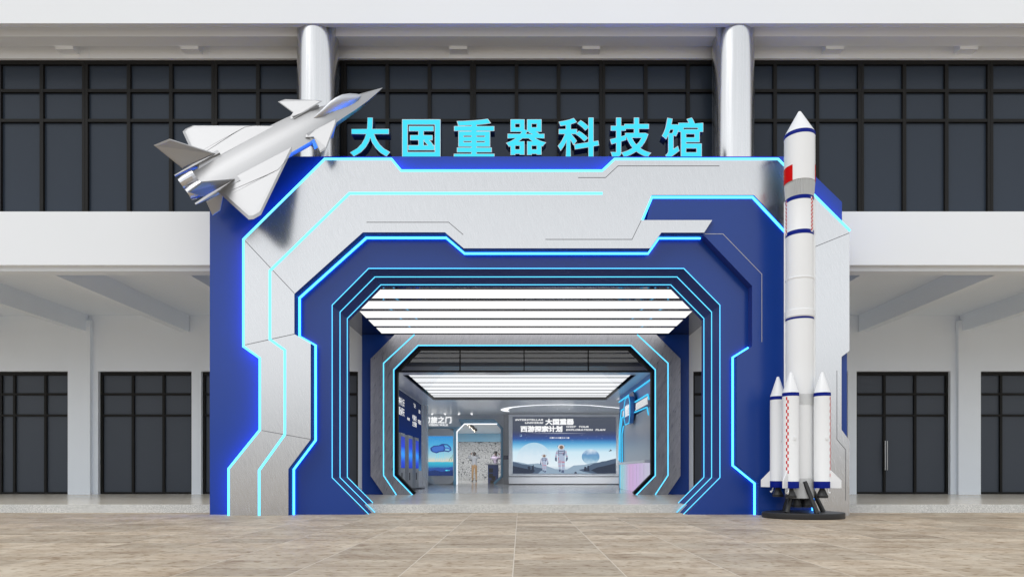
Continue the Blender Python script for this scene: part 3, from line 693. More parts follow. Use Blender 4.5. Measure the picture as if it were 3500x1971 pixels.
# ---- people
def skin_person(name, label, J, E, R, mats_fn, scale=1, loc=(0, 0, 0), rot=0):
    me = bpy.data.meshes.new(name); names = list(J); me.from_pydata([J[n] for n in names], [], [])
    bm = bmesh.new(); bm.from_mesh(me); bm.verts.ensure_lookup_table()
    ix = {n: i for i, n in enumerate(names)}
    for a, c in E: bm.edges.new((bm.verts[ix[a]], bm.verts[ix[c]]))
    bm.to_mesh(me); bm.free()
    o = bpy.data.objects.new(name, me); COL.objects.link(o)
    sm = o.modifiers.new('skin', 'SKIN'); sm.use_smooth_shade = True
    if not me.skin_vertices: me.attributes.new('skin_vertices', 'FLOAT', 'POINT') if False else None
    bpy.context.view_layer.objects.active = o
    for i, n in enumerate(names):
        r = R[n]; r = (r, r) if not isinstance(r, tuple) else r
        me.skin_vertices[0].data[i].radius = r; me.skin_vertices[0].data[i].use_root = (n == 'pelvis')
    ss = o.modifiers.new('sub', 'SUBSURF'); ss.levels = 1; ss.render_levels = 1
    dg = bpy.context.evaluated_depsgraph_get(); dg.update()
    m2 = bpy.data.meshes.new_from_object(o.evaluated_get(dg)); bpy.data.objects.remove(o)
    ms = mats_fn(None)
    m2.materials.clear()
    for m in ms: m2.materials.append(m)
    for p in m2.polygons: p.material_index = mats_fn(p.center); p.use_smooth = True
    ob = bpy.data.objects.new(name, m2); COL.objects.link(ob); ob.location = loc; ob.rotation_euler = (0, 0, rot); ob.scale = (scale,)*3
    tag(ob, label, 'person'); return ob
SKIN = mat('skin', (.45, .25, .18), .5); HAIR = mat('dark_hair', (.05, .03, .025), .6); SHOE = mat('dark_shoe', (.02, .02, .02), .5)
def person(name, label, top, bottom, loc, rot, woman=False, scale=1):
    J = {'pelvis': (0, 0, .95), 'waist': (0, 0, 1.1), 'chest': (0, -.01, 1.3), 'neck': (0, 0, 1.47), 'head0': (0, .01, 1.56), 'head1': (0, .02, 1.66), 'head2': (0, .015, 1.72)}
    R = {'pelvis': (.16, .11), 'waist': (.145, .10), 'chest': (.17, .115), 'neck': .055, 'head0': (.065, .075), 'head1': (.078, .092), 'head2': .055}
    E = [('pelvis', 'waist'), ('waist', 'chest'), ('chest', 'neck'), ('neck', 'head0'), ('head0', 'head1'), ('head1', 'head2')]
    if woman: R.update({'pelvis': (.16, .11), 'waist': (.115, .09), 'chest': (.145, .10)})
    for s, n in ((-1, 'l'), (1, 'r')):
        J.update({n+'hip': (s*.09, 0, .86), n+'knee': (s*.10, .02, .50), n+'ankle': (s*.11, -.01, .09), n+'heel': (s*.11, -.03, .04), n+'toe': (s*.13, .17, .03)})
        R.update({n+'hip': .095, n+'knee': .062, n+'ankle': .045, n+'heel': .04, n+'toe': (.042, .028)})
        E.extend([('pelvis', n+'hip'), (n+'hip', n+'knee'), (n+'knee', n+'ankle'), (n+'ankle', n+'heel'), (n+'heel', n+'toe')])
        J.update({n+'sh': (s*.20, 0, 1.41), n+'el': (s*.34, .17, 1.36), n+'wr': (s*.145, .27, 1.58), n+'palm': (s*.11, .22, 1.64)})
        R.update({n+'sh': .062, n+'el': .047, n+'wr': .032, n+'palm': (.036, .018)})
        E.extend([('chest', n+'sh'), (n+'sh', n+'el'), (n+'el', n+'wr'), (n+'wr', n+'palm')])
        for k in range(4):
            J[n+'f%d' % k] = (s*(.095+.004*k), .18-.003*k, 1.690-.018*k); J[n+'g%d' % k] = (s*.085, .15, 1.700-.02*k)
            R[n+'f%d' % k] = .009; R[n+'g%d' % k] = .008; E.extend([(n+'palm', n+'f%d' % k), (n+'f%d' % k, n+'g%d' % k)])
        J[n+'t'] = (s*.10, .24, 1.60); R[n+'t'] = .01; E.append((n+'wr', n+'t'))
    ms = [top, bottom, SKIN, HAIR, SHOE]
    def fn(c):
        if c is None: return ms
        if c.z > 1.50 and abs(c.x) < .11 and c.y < .13: return 3 if (c.z > 1.60 or c.y < .03) and c.y < .07 else 2
        if c.z > 1.57 and c.y > .12: return 2
        if c.z < .085: return 4
        if c.z < .98: return 1
        return 0
    return skin_person(name, label, J, E, R, fn, scale, loc, rot)
mx, mz = xz(828, 0, 37)
man = person('person', 'person in grey sweater and tan trousers holding a headset, back turned', mat('grey_sweater', (.42, .45, .50), .8), mat('tan_trousers', (.45, .29, .15), .8), (mx, 37, ZP), math.radians(15))
wx, _ = xz(1018, 0, 35)
wom = person('person', 'person in purple blouse holding a headset behind the blue desk', mat('mauve_blouse', (.36, .31, .42), .8), mat('bare_legs', (.35, .2, .15), .6), (wx, 34.6, ZP-.02), math.radians(-20), True, .96)
for x, y, lab in ((mx, 37, 'dark headset held to the eyes of the person in grey'), (wx, 34.6, 'dark headset held to the eyes of the person in purple')):
    b = MB(); q = rrect(x-.09, 1.57+ZP, x+.09, 1.68+ZP, .03); b.prism(q, y+.13, y+.22, DARK); b.strip([(x-.085, 1.66+ZP), (x+.085, 1.66+ZP)], .02, y-.075, y+.13, DARK); tag(b.build('headset'), lab, 'headset', 'headsets worn in the patterned room')

# ---- large poster
PB = thing('poster_stand', 'big grey display wall with glowing space exploration poster of two astronauts', 'poster wall', (xz(1600, 0, 28.1)[0], 28.3, ZP))
Yq = 28.1; x0, _ = xz(1130, 0, Yq); x1, _ = xz(2112, 0, Yq)
b = MB(); b.box(x0, x1, Yq, Yq+.6, ZP, ZC-.004, HW); b.build('body', PB)
for v in (420, 972):
    b = MB(); z = xz(0, v, Yq)[1]; b.box(x0-.004, x1+.004, Yq-.01, Yq, z-.015, z+.015, DARK); b.build('groove', PB)
b = MB(); b.box(x0, x1, Yq-.006, Yq, ZP, ZP+.05, DARK); b.build('skirting', PB)
Q2 = lambda u, v: (1700+u/4.031, 1360+v/4.031)
Yp = Yq-.03
def w2(l, d=0): return [W(*Q2(a, c), Yp-d) for a, c in l]
(xa, za), (xb, zb_) = w2([(210, 1037), (1635, 257)])
PM = ramp_emit('space_poster', stops(257, 1037, [(257, (62, 70, 86)), (440, (62, 70, 90)), (500, (48, 62, 112)), (560, (42, 82, 155)), (610, (70, 155, 210)), (670, (140, 205, 236)), (740, (212, 238, 250)), (930, (235, 246, 252)), (1000, (180, 200, 215)), (1037, (120, 140, 160))]), za, zb_, 1.0)
b = MB(); b.box(xa, xb, Yp, Yq, za, zb_, PM)
def circ(cx, cy, rx, ry, n=40, a0=0, a1=360): return [(cx+rx*math.cos(math.radians(a0+(a1-a0)*k/n)), cy+ry*math.sin(math.radians(a0+(a1-a0)*k/n))) for k in range(n+(a1-a0 != 360))]
z_t, z_b = w2([(0, 610), (0, 950)])[0][1], w2([(0, 610), (0, 950)])[1][1]
PL1 = ramp_emit('pale_planet', [(0, lin(236, 246, 252)), (.45, lin(222, 238, 248)), (1, lin(176, 216, 236))], z_b, z_t, 1, noise=.3)
z_t, z_b = w2([(0, 700), (0, 910)])[0][1], w2([(0, 700), (0, 910)])[1][1]
PL2 = ramp_emit('blue_planet', [(0, lin(205, 228, 240)), (.35, lin(120, 170, 205)), (.65, lin(105, 155, 200)), (1, lin(225, 240, 250))], z_b, z_t, 1, noise=.5)
b.prism(w2([(u_, min(v_, 1030)) for u_, v_ in circ(505, 850, 240, 240)], .002), Yp-.002, Yp-.001, PL1); b.prism(w2(circ(1285, 805, 122, 104), .002), Yp-.002, Yp-.001, PL2)
RK1, RK2, RK3 = emit('rock_far', lin(150, 172, 192), 1), emit('rock_mid', lin(78, 96, 120), 1), emit('rock_near', lin(44, 54, 74), 1)
b.prism(w2([(211, 868), (300, 880), (420, 905), (560, 895), (690, 935), (800, 975), (960, 980), (1050, 925), (1200, 915), (1300, 890), (1634, 860), (1634, 1036), (211, 1036)], .004), Yp-.004, Yp-.003, RK1)
b.prism(w2([(211, 875), (265, 885), (330, 905), (400, 915), (470, 925), (540, 950), (620, 965), (640, 985), (600, 1000), (560, 1036), (211, 1036)], .006), Yp-.006, Yp-.005, RK2)
b.prism(w2([(211, 930), (300, 950), (420, 975), (520, 995), (480, 1036), (211, 1036)], .008), Yp-.008, Yp-.007, RK3)
b.prism(w2([(1634, 828), (1560, 845), (1500, 862), (1440, 870), (1400, 885), (1330, 895), (1260, 930), (1220, 965), (1120, 985), (1180, 1010), (1320, 1036), (1634, 1036)], .006), Yp-.006, Yp-.005, RK2)
b.prism(w2([(1634, 890), (1540, 915), (1460, 935), (1380, 950), (1290, 990), (1380, 1036), (1634, 1036)], .008), Yp-.008, Yp-.007, RK3)
b.prism(w2([(415, 940), (440, 935), (460, 960), (445, 1000), (425, 995)], .01), Yp-.01, Yp-.009, RK3); b.prism(w2([(480, 930), (500, 915), (505, 1000), (470, 990)], .01), Yp-.01, Yp-.009, RK3)
b.prism(w2([(1190, 1000), (1200, 940), (1225, 945), (1235, 1000), (1240, 930), (1262, 925), (1270, 1005)], .01), Yp-.01, Yp-.009, RK3); b.prism(w2([(1058, 1036), (1068, 1010), (1090, 1015), (1098, 1036)], .01), Yp-.01, Yp-.009, RK3)
b.prism(w2([(1530, 728), (1555, 720), (1548, 706), (1562, 705), (1570, 716), (1584, 718), (1568, 726), (1552, 728), (1545, 733)], .004), Yp-.004, Yp-.003, RK3)
b.prism(w2(circ(322, 512, 16, 16), .003), Yp-.003, Yp-.002, emit('moon', lin(170, 200, 225), 1)); b.prism(w2(circ(317, 508, 14, 14), .005), Yp-.005, Yp-.004, emit('moon2', lin(75, 95, 145), 1))
for k in range(40):
    u, v = random.uniform(220, 1625), random.uniform(490, 700); r = random.uniform(1.2, 3); b.prism(w2([(u-r, v), (u, v-r), (u+r, v), (u, v+r)], .003), Yp-.003, Yp-.002, emit('star', (.8, .9, 1), 1) if k == 0 else bpy.data.materials['star'])
b.prism(w2([(420, 483), (830, 480.5), (1250, 483), (830, 485.5)], .004), Yp-.004, Yp-.003, emit('poster_line', (.7, .75, .85), 1))
# astronauts (drawn in the pixel frame of the large one)
SU, SD, RD, GV, VI, VI2 = emit('suit', lin(176, 188, 212), 1), emit('suit_shade', lin(88, 100, 130), 1), emit('suit_red', lin(205, 70, 85), 1), emit('glove', lin(85, 98, 128), 1), emit('visor', lin(125, 105, 95), 1), emit('visor_rim', lin(235, 225, 215), 1)
def astro(fx, k, bx, by):
    def q(l, d): return [W(*Q2(bx+(a-385)*k, by+(c-1290)*k), Yp-d) for a, c in l]
    def pr(l, d, m): b.prism(q(l, d), Yp-d, Yp-d+.001, m)
    pr([(285, 480), (490, 480), (560, 520), (600, 640), (625, 760), (560, 770), (530, 660), (515, 600), (515, 760), (520, 900), (515, 1050), (515, 1195), (410, 1195), (400, 1000), (392, 880), (385, 1000), (370, 1170), (305, 1170), (285, 1040), (270, 900), (268, 760), (275, 620), (240, 700), (235, 750), (170, 745), (185, 640), (215, 530)], .012, SU)
    pr(circ(388, 385, 120, 100, 28), .014, SU); pr(circ(388, 385, 108, 78, 28), .016, VI2); pr(circ(395, 388, 72, 66, 24), .018, VI)
    pr([(275, 490), (300, 480), (305, 560), (300, 660), (440, 660), (480, 560), (480, 480), (510, 490), (520, 640), (500, 690), (430, 660), (330, 660), (290, 700), (280, 600)], .016, SD)
    pr([(305, 600), (440, 600), (445, 625), (305, 625)], .018, GV); pr([(310, 520), (470, 515), (470, 545), (310, 550)], .018, SD)
    pr([(170, 745), (235, 745), (238, 880), (205, 892), (165, 850)], .014, GV); pr([(560, 750), (628, 745), (620, 830), (560, 895), (545, 870)], .014, GV)
    pr([(308, 1170), (370, 1170), (372, 1250), (310, 1255)], .014, GV); pr([(412, 1195), (490, 1195), (488, 1290), (385, 1290)], .014, GV)
    for l in ([(200, 580), (270, 592), (268, 604), (200, 592)], [(520, 575), (585, 566), (586, 578), (522, 587)], [(175, 702), (240, 706), (240, 718), (175, 714)], [(560, 696), (625, 694), (625, 706), (560, 708)], [(278, 862), (385, 865), (385, 880), (278, 876)], [(395, 892), (515, 896), (515, 912), (395, 908)], [(278, 918), (385, 922), (385, 936), (278, 932)], [(400, 915), (515, 925), (515, 937), (400, 928)], [(285, 1040), (375, 1042), (375, 1054), (285, 1052)], [(400, 1032), (515, 1036), (515, 1050), (400, 1046)], [(438, 585), (460, 585), (458, 612), (442, 612)], [(278, 750), (298, 750), (298, 825), (284, 828)], [(550, 500), (575, 520), (570, 535), (555, 525)]): pr(l, .019, RD)
    pr(circ(258, 350, 12, 14, 10), .013, SD); pr(circ(515, 335, 12, 16, 10), .013, SD)
astro(0, .389, 878, 1025); astro(0, .25, 643, 1020)
def ptxt(text, u0, u1, vb, vt, off, shear=0, cap=.7, **kw):
    x0_, z0_ = W(*Q2(u0, vb), Yp-.01); x1_, z1_ = W(*Q2(u1, vt), Yp-.01)
    write(b, text, place(x0_, z0_, Yp-.01), TX, off=off, width=x1_-x0_, height=(z1_-z0_)/cap, shear=shear, **kw)
ptxt('INTERSTELLAR', 245, 634, 309, 285, .035, .25); ptxt('UNIVERSE', 375, 632, 350, 326, .035, .25)
ptxt('大国重器', 662, 1052, 356, 285, .05, 0, .84, adv=1); ptxt('西游探索计划', 318, 900, 454, 383, .05, 0, .84, adv=1)
ptxt('WEST  TOUR', 945, 1260, 404, 381, .035, .25); ptxt('EXPLORATION  PLAN', 945, 1484, 446, 422, .035, .25)
ptxt('我们的未来是星辰大海!', 718, 1015, 554, 533, .0, .1, .84, adv=1)
b.build('poster', PB, recalc=False)
# curved ceiling line and its spotlights
b = MB(); cl = [(2110, 372), (1850, 348), (1600, 341), (1400, 345), (1250, 355), (1150, 366), (1108, 376), (1092, 386), (1100, 396), (1128, 402)]
ws = [.045]*4+[.06, .09, .13, .16, .12, .06]; pts = []
for u, v in cl:
    py = U4(u, v)[1]; Y = (ZC-CH-.012)*FPX/(VY-py); pts.append(Vector((W(U4(u, v)[0], 0, Y)[0], Y, ZC-.012)))
for i in range(len(pts)-1):
    a, c = pts[i], pts[i+1]; n = Vector((-(c-a).y, (c-a).x, 0)).normalized(); b.hull8([a+n*ws[i], c+n*ws[i+1], c-n*ws[i+1], a-n*ws[i]], [p+Vector((0, 0, .010)) for p in (a+n*ws[i], c+n*ws[i+1], c-n*ws[i+1], a-n*ws[i])], bpy.data.materials['white_line'])
tag(b.build('curved_light'), 'thin curved white light line on the ceiling above the poster', 'ceiling light')
SPW = mat('lamp_white', (.75, .75, .78), .4)
for k, (u, lab) in enumerate(((1545, 'leftmost'), (1675, 'second from the left'), (1808, 'third from the left'), (1937, 'rightmost'))):
    x, z = xz(u, 350, 26.5); t = thing('ceiling_spotlight', 'small white ceiling spotlight above the poster, '+lab+' of four', 'spotlight', (x, 26.5, ZC), 'spotlights above the poster')
    sg = -1 if k in (0, 2) else 1
    b = MB(); b.tube((x, 26.5, ZC), (x, 26.5, z+.04), .015, .015, SPW); b.build('stem', t)
    b = MB(); b.tube((x+sg*.09, 26.5, z+.10), (x-sg*.09, 26.5, z-.10), .055, .06, SPW, 14); b.tube((x-sg*.09, 26.5, z-.10), (x-sg*.096, 26.5, z-.107), .05, .05, TX, 14); b.build('lamp_head', t)
for k, u in enumerate((460, 566, 695, 801)):
    x, z = xz(u, 419, 28.6); sg = 1 if k % 2 else -1; b = MB(); b.tube((x+sg*-.05, 28.6, z+.05), (x+sg*.05, 28.6, z-.05), .035, .035, TX, 10); b.tube((x, 28.6, z+.03), (x, 28.6, ZC), .01, .01, SPW)
    tag(b.build('wall_washer'), 'tiny bright ceiling lamp above the wall lettering, number %s from the left' % ('one', 'two', 'three', 'four')[k], 'spotlight', 'tiny lamps above the wall lettering')
for u in (1545, 1675, 1808, 1937):
    x, z = xz(u, 350, 26.5); ld = bpy.data.lights.new('spot', 'SPOT'); ld.energy = 220; ld.spot_size = math.radians(110); ld.spot_blend = .8; ld.shadow_soft_size = .1
    lo = bpy.data.objects.new('spot_light', ld); COL.objects.link(lo); lo.location = (x, 26.4, z-.12); lo.rotation_euler = (math.radians(20), 0, 0)
# ---- banners and kiosks on the left wall
XW = -3.795
def sidefn(x, y0, z0): return lambda u, v, w: (x+w, y0+u, z0+v)
bn = [(19.86, 21.08, (('神舟九天', 2.83, .27), ('直前寻天', 2.52, .27))), (21.12, 22.33, (('探索', 2.45, .1),)), (22.37, 23.55, (('飞天', 3.0, .16), ('中国航天', 2.55, .2), ('太空探索', 2.33, .2))), (23.6, 24.6, (('星空', 2.9, .14), ('中国航天', 2.5, .18)))]
bls = ['dark blue hanging banner with two rows of white brush characters, nearest the entrance', 'deep blue banner with tiny lettering between two boldly lettered banners', 'dark banner with bold white lettering above the third kiosk', 'faded banner with white lettering farthest along the left wall']
for (y0, y1, tx), lb in zip(bn, bls):
    M1 = ramp_emit('banner_print', [(0, (.10, .30, .55)), (.25, (.02, .06, .25)), (.5, (.012, .03, .14)), (1, (.02, .028, .06))], .7, 3.25, .9, noise=.12)
    b = MB(); b.box(XW, XW+.012, y0, y1, .75, 3.27, M1)
    if tx:
        for s, zz, hgt in tx:
            wd2 = (y1-y0)*(.8 if len(s) > 2 else .4)
            write(b, s, lambda u, v, w, y0=y0, y1=y1, zz=zz, wd2=wd2: (XW+.016, (y0+y1-wd2)/2+u, zz+v), TX, off=.02, width=wd2, height=hgt, adv=1, h=.03)
    tag(b.build('wall_banner', recalc=False), lb, 'banner', 'banners on the left hall wall')
KB = mat('kiosk_body', (.40, .42, .44), .35, metal=.3)
KS = ramp_emit('kiosk_screen', [(0, (.03, .06, .5)), (.2, (.04, .10, .7)), (.45, (.06, .35, 1)), (.7, (.04, .08, .7)), (1, (.05, .08, .45))], .82, 1.72, 1.1, noise=.25)
for (yn, yf), lb in zip(((18.6, 19.17), (19.9, 20.5), (21.2, 21.75)), ('nearest the entrance', 'in the middle', 'farthest from the entrance')):
    k = thing('touch_kiosk', 'slim grey touchscreen kiosk with glowing blue screen, '+lb, 'kiosk', (-3.6, yn, ZP), 'kiosks along the left hall wall')
    b = MB(); b.box(-3.56, -3.45, yn-.06, yf+.06, ZP+.03, 1.84, KB); b.build('body', k)
    b = MB(); b.box(-3.45, -3.442, yn, yf, .82, 1.74, KS); b.build('screen', k)
    b = MB(); b.box(-3.45, -3.443, yn+.05, yn+.2, .45, .68, DARK); b.build('slot', k)
    b = MB(); b.box(-3.75, -3.25, yn-.1, yf+.1, ZP, ZP+.03, DARK); b.build('foot_plate', k)
# ---- neon wall on the right
XR = 3.425
def rfn(pts, m, mb, d0, d1):   # polygon given in (Y,z) on the right wall, proud of it by d0..d1
    n = len(pts); vs = [(XR-d1, y, z) for y, z in pts]+[(XR-d0, y, z) for y, z in pts]
    mb.add(vs, [list(range(n)), list(range(n, 2*n))]+[[i, (i+1) % n, n+(i+1) % n, n+i] for i in range(n)], m)
def yz(px, py, X=XR):
    Y = X*FPX/(px-VX); return (Y, CH-(py-VY)*Y/FPX)
def rstrip(pp, w, m, mb, d0, d1):
    P = [Vector(p) for p in pp]
    for i in range(len(P)-1):
        d = (P[i+1]-P[i]).normalized(); n = Vector((-d.y, d.x))*w/2; rfn([tuple(P[i]+n), tuple(P[i+1]+n), tuple(P[i+1]-n), tuple(P[i]-n)], m, mb, d0, d1)
NE = thing('neon_window_frame', 'cyan outlined futuristic window surround on the blue right hall wall', 'window frame', (XR, 19.5, ZP))
N1 = lambda u, v: (2110+u/6.908, 1290+v/6.908)
def nz(l): return [yz(*N1(a, c)) for a, c in l]
b = MB(); rstrip([(16.6, 3.12), (22.3, 3.12)], .035, CYANH, b, 0, .03); b.build('top_light_strip', NE)
NAV2 = mat('neon_navy', (.015, .03, .16), .3)
b = MB(); rfn([(22.1, ZP+.01), (22.1, 2.72), (16.7, 2.72), (16.7, 2.42), (21.0, 2.42), (21.35, 1.9), (21.35, ZP+.01)], NAV2, b, 0, .05); b.build('surround', NE)
b = MB(); rstrip([(22.0, 1.1), (21.9, 2.1), (21.45, 2.75), (17.0, 2.75), (16.85, 2.6)], .035, CYANH, b, .05, .08); rstrip([(21.7, ZP+.02), (21.7, 2.0), (21.3, 2.5), (17.1, 2.42), (16.9, 2.2)], .03, CYANH, b, .05, .08)
rstrip([(21.25, 1.0), (21.3, 1.95), (21.0, 2.2)], .03, CYANH, b, .05, .08); b.build('neon_line', NE)
b = MB()
for k in range(26):
    y = 17.1+k*.16
    if 18.9 < y < 20.1: continue
    rfn([(y, 2.50), (y+.06, 2.50), (y+.10, 2.6), (y+.06, 2.70), (y, 2.70), (y+.04, 2.6)], TX, b, .05, .06)
b.build('chevron', NE)
b = MB(); rfn([(19.15, 2.25), (18.85, 2.55), (18.85, 2.85), (19.15, 3.1), (19.8, 3.1), (20.1, 2.85), (20.1, 2.4), (19.8, 2.25)], NAV2, b, .05, .08)
rfn([(19.1, 2.15), (18.95, 2.4), (18.95, 2.75), (19.15, 2.95), (19.75, 2.95), (20.0, 2.75), (20.0, 2.35), (19.8, 2.15)], HB, b, .08, .2); b.build('badge', NE)
b = MB(); rstrip([(19.1, 2.15), (18.95, 2.4), (18.95, 2.75), (19.15, 2.95), (19.75, 2.95), (20.0, 2.75), (20.0, 2.35), (19.8, 2.15), (19.1, 2.15)], .03, CYANH, b, .2, .215)
write(b, '智慧教室', lambda u, v, w: (XR-.205, 19.85-u, 2.42+v), TX, off=.04, width=.75, height=.36, adv=1, h=.03); b.build('badge_lettering', NE, recalc=False)
b = MB(); rfn([(21.3, 1.02), (21.3, 2.35), (16.65, 2.42), (16.65, 1.02)], mat('frosted_pane', (.50, .52, .55), .3), b, .0, .02); b.build('window_pane', NE)
CT = thing('counter', 'white counter with pastel pink and turquoise panelled front on the right', 'counter', (3.3, 19, ZP))
b = MB(); b.box(3.2, 3.42, 16.62, 21.2, .94, 1.01, HW); b.build('counter_top', CT)
PAS = ramp_emit('pastel_front', [(0, (.62, .60, .75)), (.35, (.68, .50, .80)), (.6, (.70, .48, .75)), (.85, (.40, .68, .75)), (1, (.35, .66, .72))], 16.6, 21.2, .95, axis='Y')
b = MB(); b.box(3.28, 3.42, 16.62, 21.15, ZP+.01, .94, PAS); b.build('front_panel', CT)
b = MB()
for k in range(8): y = 17.1+k*.55; b.box(3.275, 3.28, y-.008, y+.008, ZP+.01, .94, HW)
b.build('groove', CT)

# ================================================================== FIGHTER JET MODEL
JK = 1.035
JS, JT = .17274629*JK, Vector((-2.2102*JK, 10.3*JK, CH+(6.8388-CH)*JK))
JR = Matrix(((.7992, -.601, .0114), (.2127, .265, -.9405), (.5622, .754, .3396)))
JX = Matrix.Translation(JT) @ JR.to_4x4() @ Matrix.Scale(JS, 4)
J = thing('fighter_jet_model', 'brushed silver fighter jet model climbing over the left corner of the portal', 'model jet', JX @ Vector((-11, 0, -1)))
def jb(mb, name, parent=J, smooth=False): return mb.build(name, parent, smooth=smooth, xf=JX)
st = [(0, .015, 0, .02, .02), (-.8, .26, 0, .17, .22), (-2, .58, 0, .36, .45), (-3.4, .86, .03, .5, .62), (-5, 1.1, .08, .62, .78), (-6.3, 1.35, .12, .70, .92), (-7, 1.72, .15, .74, 1.0), (-9, 1.86, .15, .80, 1.05), (-11.5, 1.95, .12, .82, 1.0), (-14, 1.95, .08, .76, .9), (-16.5, 1.75, .05, .62, .75), (-18, 1.5, .03, .5, .6), (-18.9, 1.32, .02, .42, .48)]
b = MB(); n = 20; vs = []
for x, w, zc, zt, zbm in st:
    zt = zt*(1 if x > -5.5 else .48)
    for k in range(n):
        a = 2*math.pi*k/n; c, s = math.cos(a), math.sin(a)
        
        y = w*math.copysign(abs(c)**(.85), c)
        z = zc+(zt*(1-abs(c)**1.2)*.9 if s >= 0 else -zbm*abs(s)**.75)
        vs.append((x, y, z))
fs = [[i*n+k, i*n+(k+1) % n, (i+1)*n+(k+1) % n, (i+1)*n+k] for i in range(len(st)-1) for k in range(n)]+[list(range(n)), [(len(st)-1)*n+k for k in range(n)]]
b.add(vs, fs, JETM); jb(b, 'fuselage', smooth=True)
b = MB(); cs = [(-2.15, .02, .36), (-2.6, .30, .62), (-3.2, .42, .95), (-3.9, .48, 1.18), (-4.6, .47, 1.22), (-5.3, .42, 1.12), (-6.1, .30, .84), (-6.8, .16, .62), (-7.3, .03, .45)]
vs = [(x, w*math.cos(math.pi*k/12), .3+(h-.3)*math.sin(math.pi*k/12)) for x, w, h in cs for k in range(13)]
b.add(vs, [[i*13+k, i*13+k+1, (i+1)*13+k+1, (i+1)*13+k] for i in range(len(cs)-1) for k in range(12)], mat('canopy_chrome', (.56, .57, .60), .48, metal=1)); jb(b, 'canopy', smooth=True)
b = MB(); vs = [(-5.55+0*k, .47*1.02*math.cos(math.pi*k/12), .3+(1.1-.3)*1.03*math.sin(math.pi*k/12)) for k in range(13)]
def plate(pts, t0, name, par=J):   # pts: 3-D outline, thin plate with a sharp edge
    m = MB(); P = [Vector(p) for p in pts]; nrm = (P[1]-P[0]).cross(P[-1]-P[0]).normalized(); c = sum(P, Vector())/len(P)
    n_ = len(P); ins = [c+(p-c)*.90 for p in P]
    v = P+[p+nrm*t0 for p in ins]+[p-nrm*t0 for p in ins]
    f = [[n_+k for k in range(n_)], [2*n_+k for k in range(n_)]]
    for k in range(n_): k2 = (k+1) % n_; f += [[k, k2, n_+k2, n_+k], [k, k2, 2*n_+k2, 2*n_+k]]
    m.add(v, f, JETM); return jb(m, name, par)
for s in (1, -1):
    w = plate([(-9.9, s*1.3, .16), (-11.23, s*2.32, .14), (-16.17, s*6.19, -.02), (-16.9, s*6.22, -.02), (-17.25, s*6.04, 0), (-17.9, s*2.15, .03), (-18.2, s*1.2, .05)], .10, 'wing')
    plate([(-5.5, s*1.25, .50), (-5.75, s*1.6, .48), (-8.05, s*3.62, .36), (-8.75, s*3.72, .38), (-8.30, s*1.76, .33), (-8.9, s*1.4, .32), (-8.9, s*1.1, .32)], .05, 'canard')
    plate([(-16.1, s*1.75, .25), (-18.78, s*2.84, 2.47), (-20.16, s*3.06, 2.40), (-19.2, s*1.9, .25)], .06, 'tail_fin')
    plate([(-17.4, s*1.75, -.3), (-18.6, s*2.35, -1.35), (-19.4, s*2.4, -1.4), (-19.2, s*1.8, -.35)], .05, 'ventral_fin')
    m = MB(); m.hull8([(-15.8, s*1.55, .32), (-15.8, s*2.1, .2), (-15.8, s*2.1, -.2), (-15.8, s*1.55, -.35)], [(-20.1, s*1.85, .05), (-20.1, s*1.98, .02), (-20.1, s*1.98, -.02), (-20.1, s*1.85, -.05)], JETM); jb(m, 'tail_boom')
    m = MB(); ring = [(-18.7, .62), (-19.0, .64), (-19.7, .56), (-20.1, .47), (-20.1, .40), (-19.2, .44)]
    vs = [(x, s*.68+r*math.cos(2*math.pi*k/18), .02+r*math.sin(2*math.pi*k/18)) for x, r in ring for k in range(18)]
    m.add(vs, [[i*18+k, i*18+(k+1) % 18, (i+1)*18+(k+1) % 18, (i+1)*18+k] for i in range(5) for k in range(18)]+[[5*18+k for k in range(18)]], mat('nozzle_metal', (.55, .55, .57), .25, metal=1)); jb(m, 'engine_nozzle')
    # intake beside the cockpit and flap lines on the wing
    m = MB(); m.hull8([(-5.95, s*1.2, .34), (-5.95, s*1.62, .15), (-6.5, s*1.60, -.75), (-6.5, s*1.1, -.85)], [(-8.6, s*1.2, .5), (-8.6, s*1.84, .2), (-8.6, s*1.84, -.8), (-8.6, s*1.1, -.9)], JETM); jb(m, 'air_intake')
    m = MB(); L = [(-11.3, 2.42, .225), (-12.6, 3.0, .215), (-13.6, 2.95, .21), (-17.0, 2.55, .14)]
    for i in range(len(L)-1):
        a, c = Vector((L[i][0], s*L[i][1], L[i][2])), Vector((L[i+1][0], s*L[i+1][1], L[i+1][2])); m.tube(a, c, .012, .012, GROOVE, 5)
    m.tube((-12.6, s*3.0, .215), (-17.0, s*2.9, .125), .012, .012, GROOVE, 5); jb(m, 'panel_line')
o = MB(); p0 = JX @ Vector((-15.5, .8, -.6)); o.tube(p0, (p0.x, YP+.02, p0.z), .04, .04, BLACKF); o.build('mounting_bracket', J)

# ================================================================== ROCKET MODEL AND STAND
RW = mat('rocket_white', (.80, .81, .82), .38, spec=.4); RB = mat('rocket_blue', (.0, .010, .20), .5, spec=.12); RR = mat('flag_red', (.60, .0, .0), .5, spec=.12); RY = mat('flag_yellow', (.8, .55, .02), .45)
RG2 = mat('fluted_grey', (.50, .51, .51), .55)
RG = mat('rocket_grey', (.30, .30, .31), .5); RN = mat('engine_black', (.018, .018, .019), .5)
RX, RYc, RC = 4.292, 9.9, .205
RK = thing('rocket_model', 'tall white launch rocket model with four boosters and blue bands', 'model rocket', (RX, RYc, .3))
def zf(py, Y=9.68): return CH+(VY-py)*Y/FPX
b = MB()
prof = [(.001, 6.235), (.018, 6.232), (.03, 6.215), (.222, 5.872)]
prof = prof[:-1]+[(.222, 5.872, RB), (.224, 5.868, RB), (.224, 5.812, RW), (.222, 5.81), (.222, 5.12)]
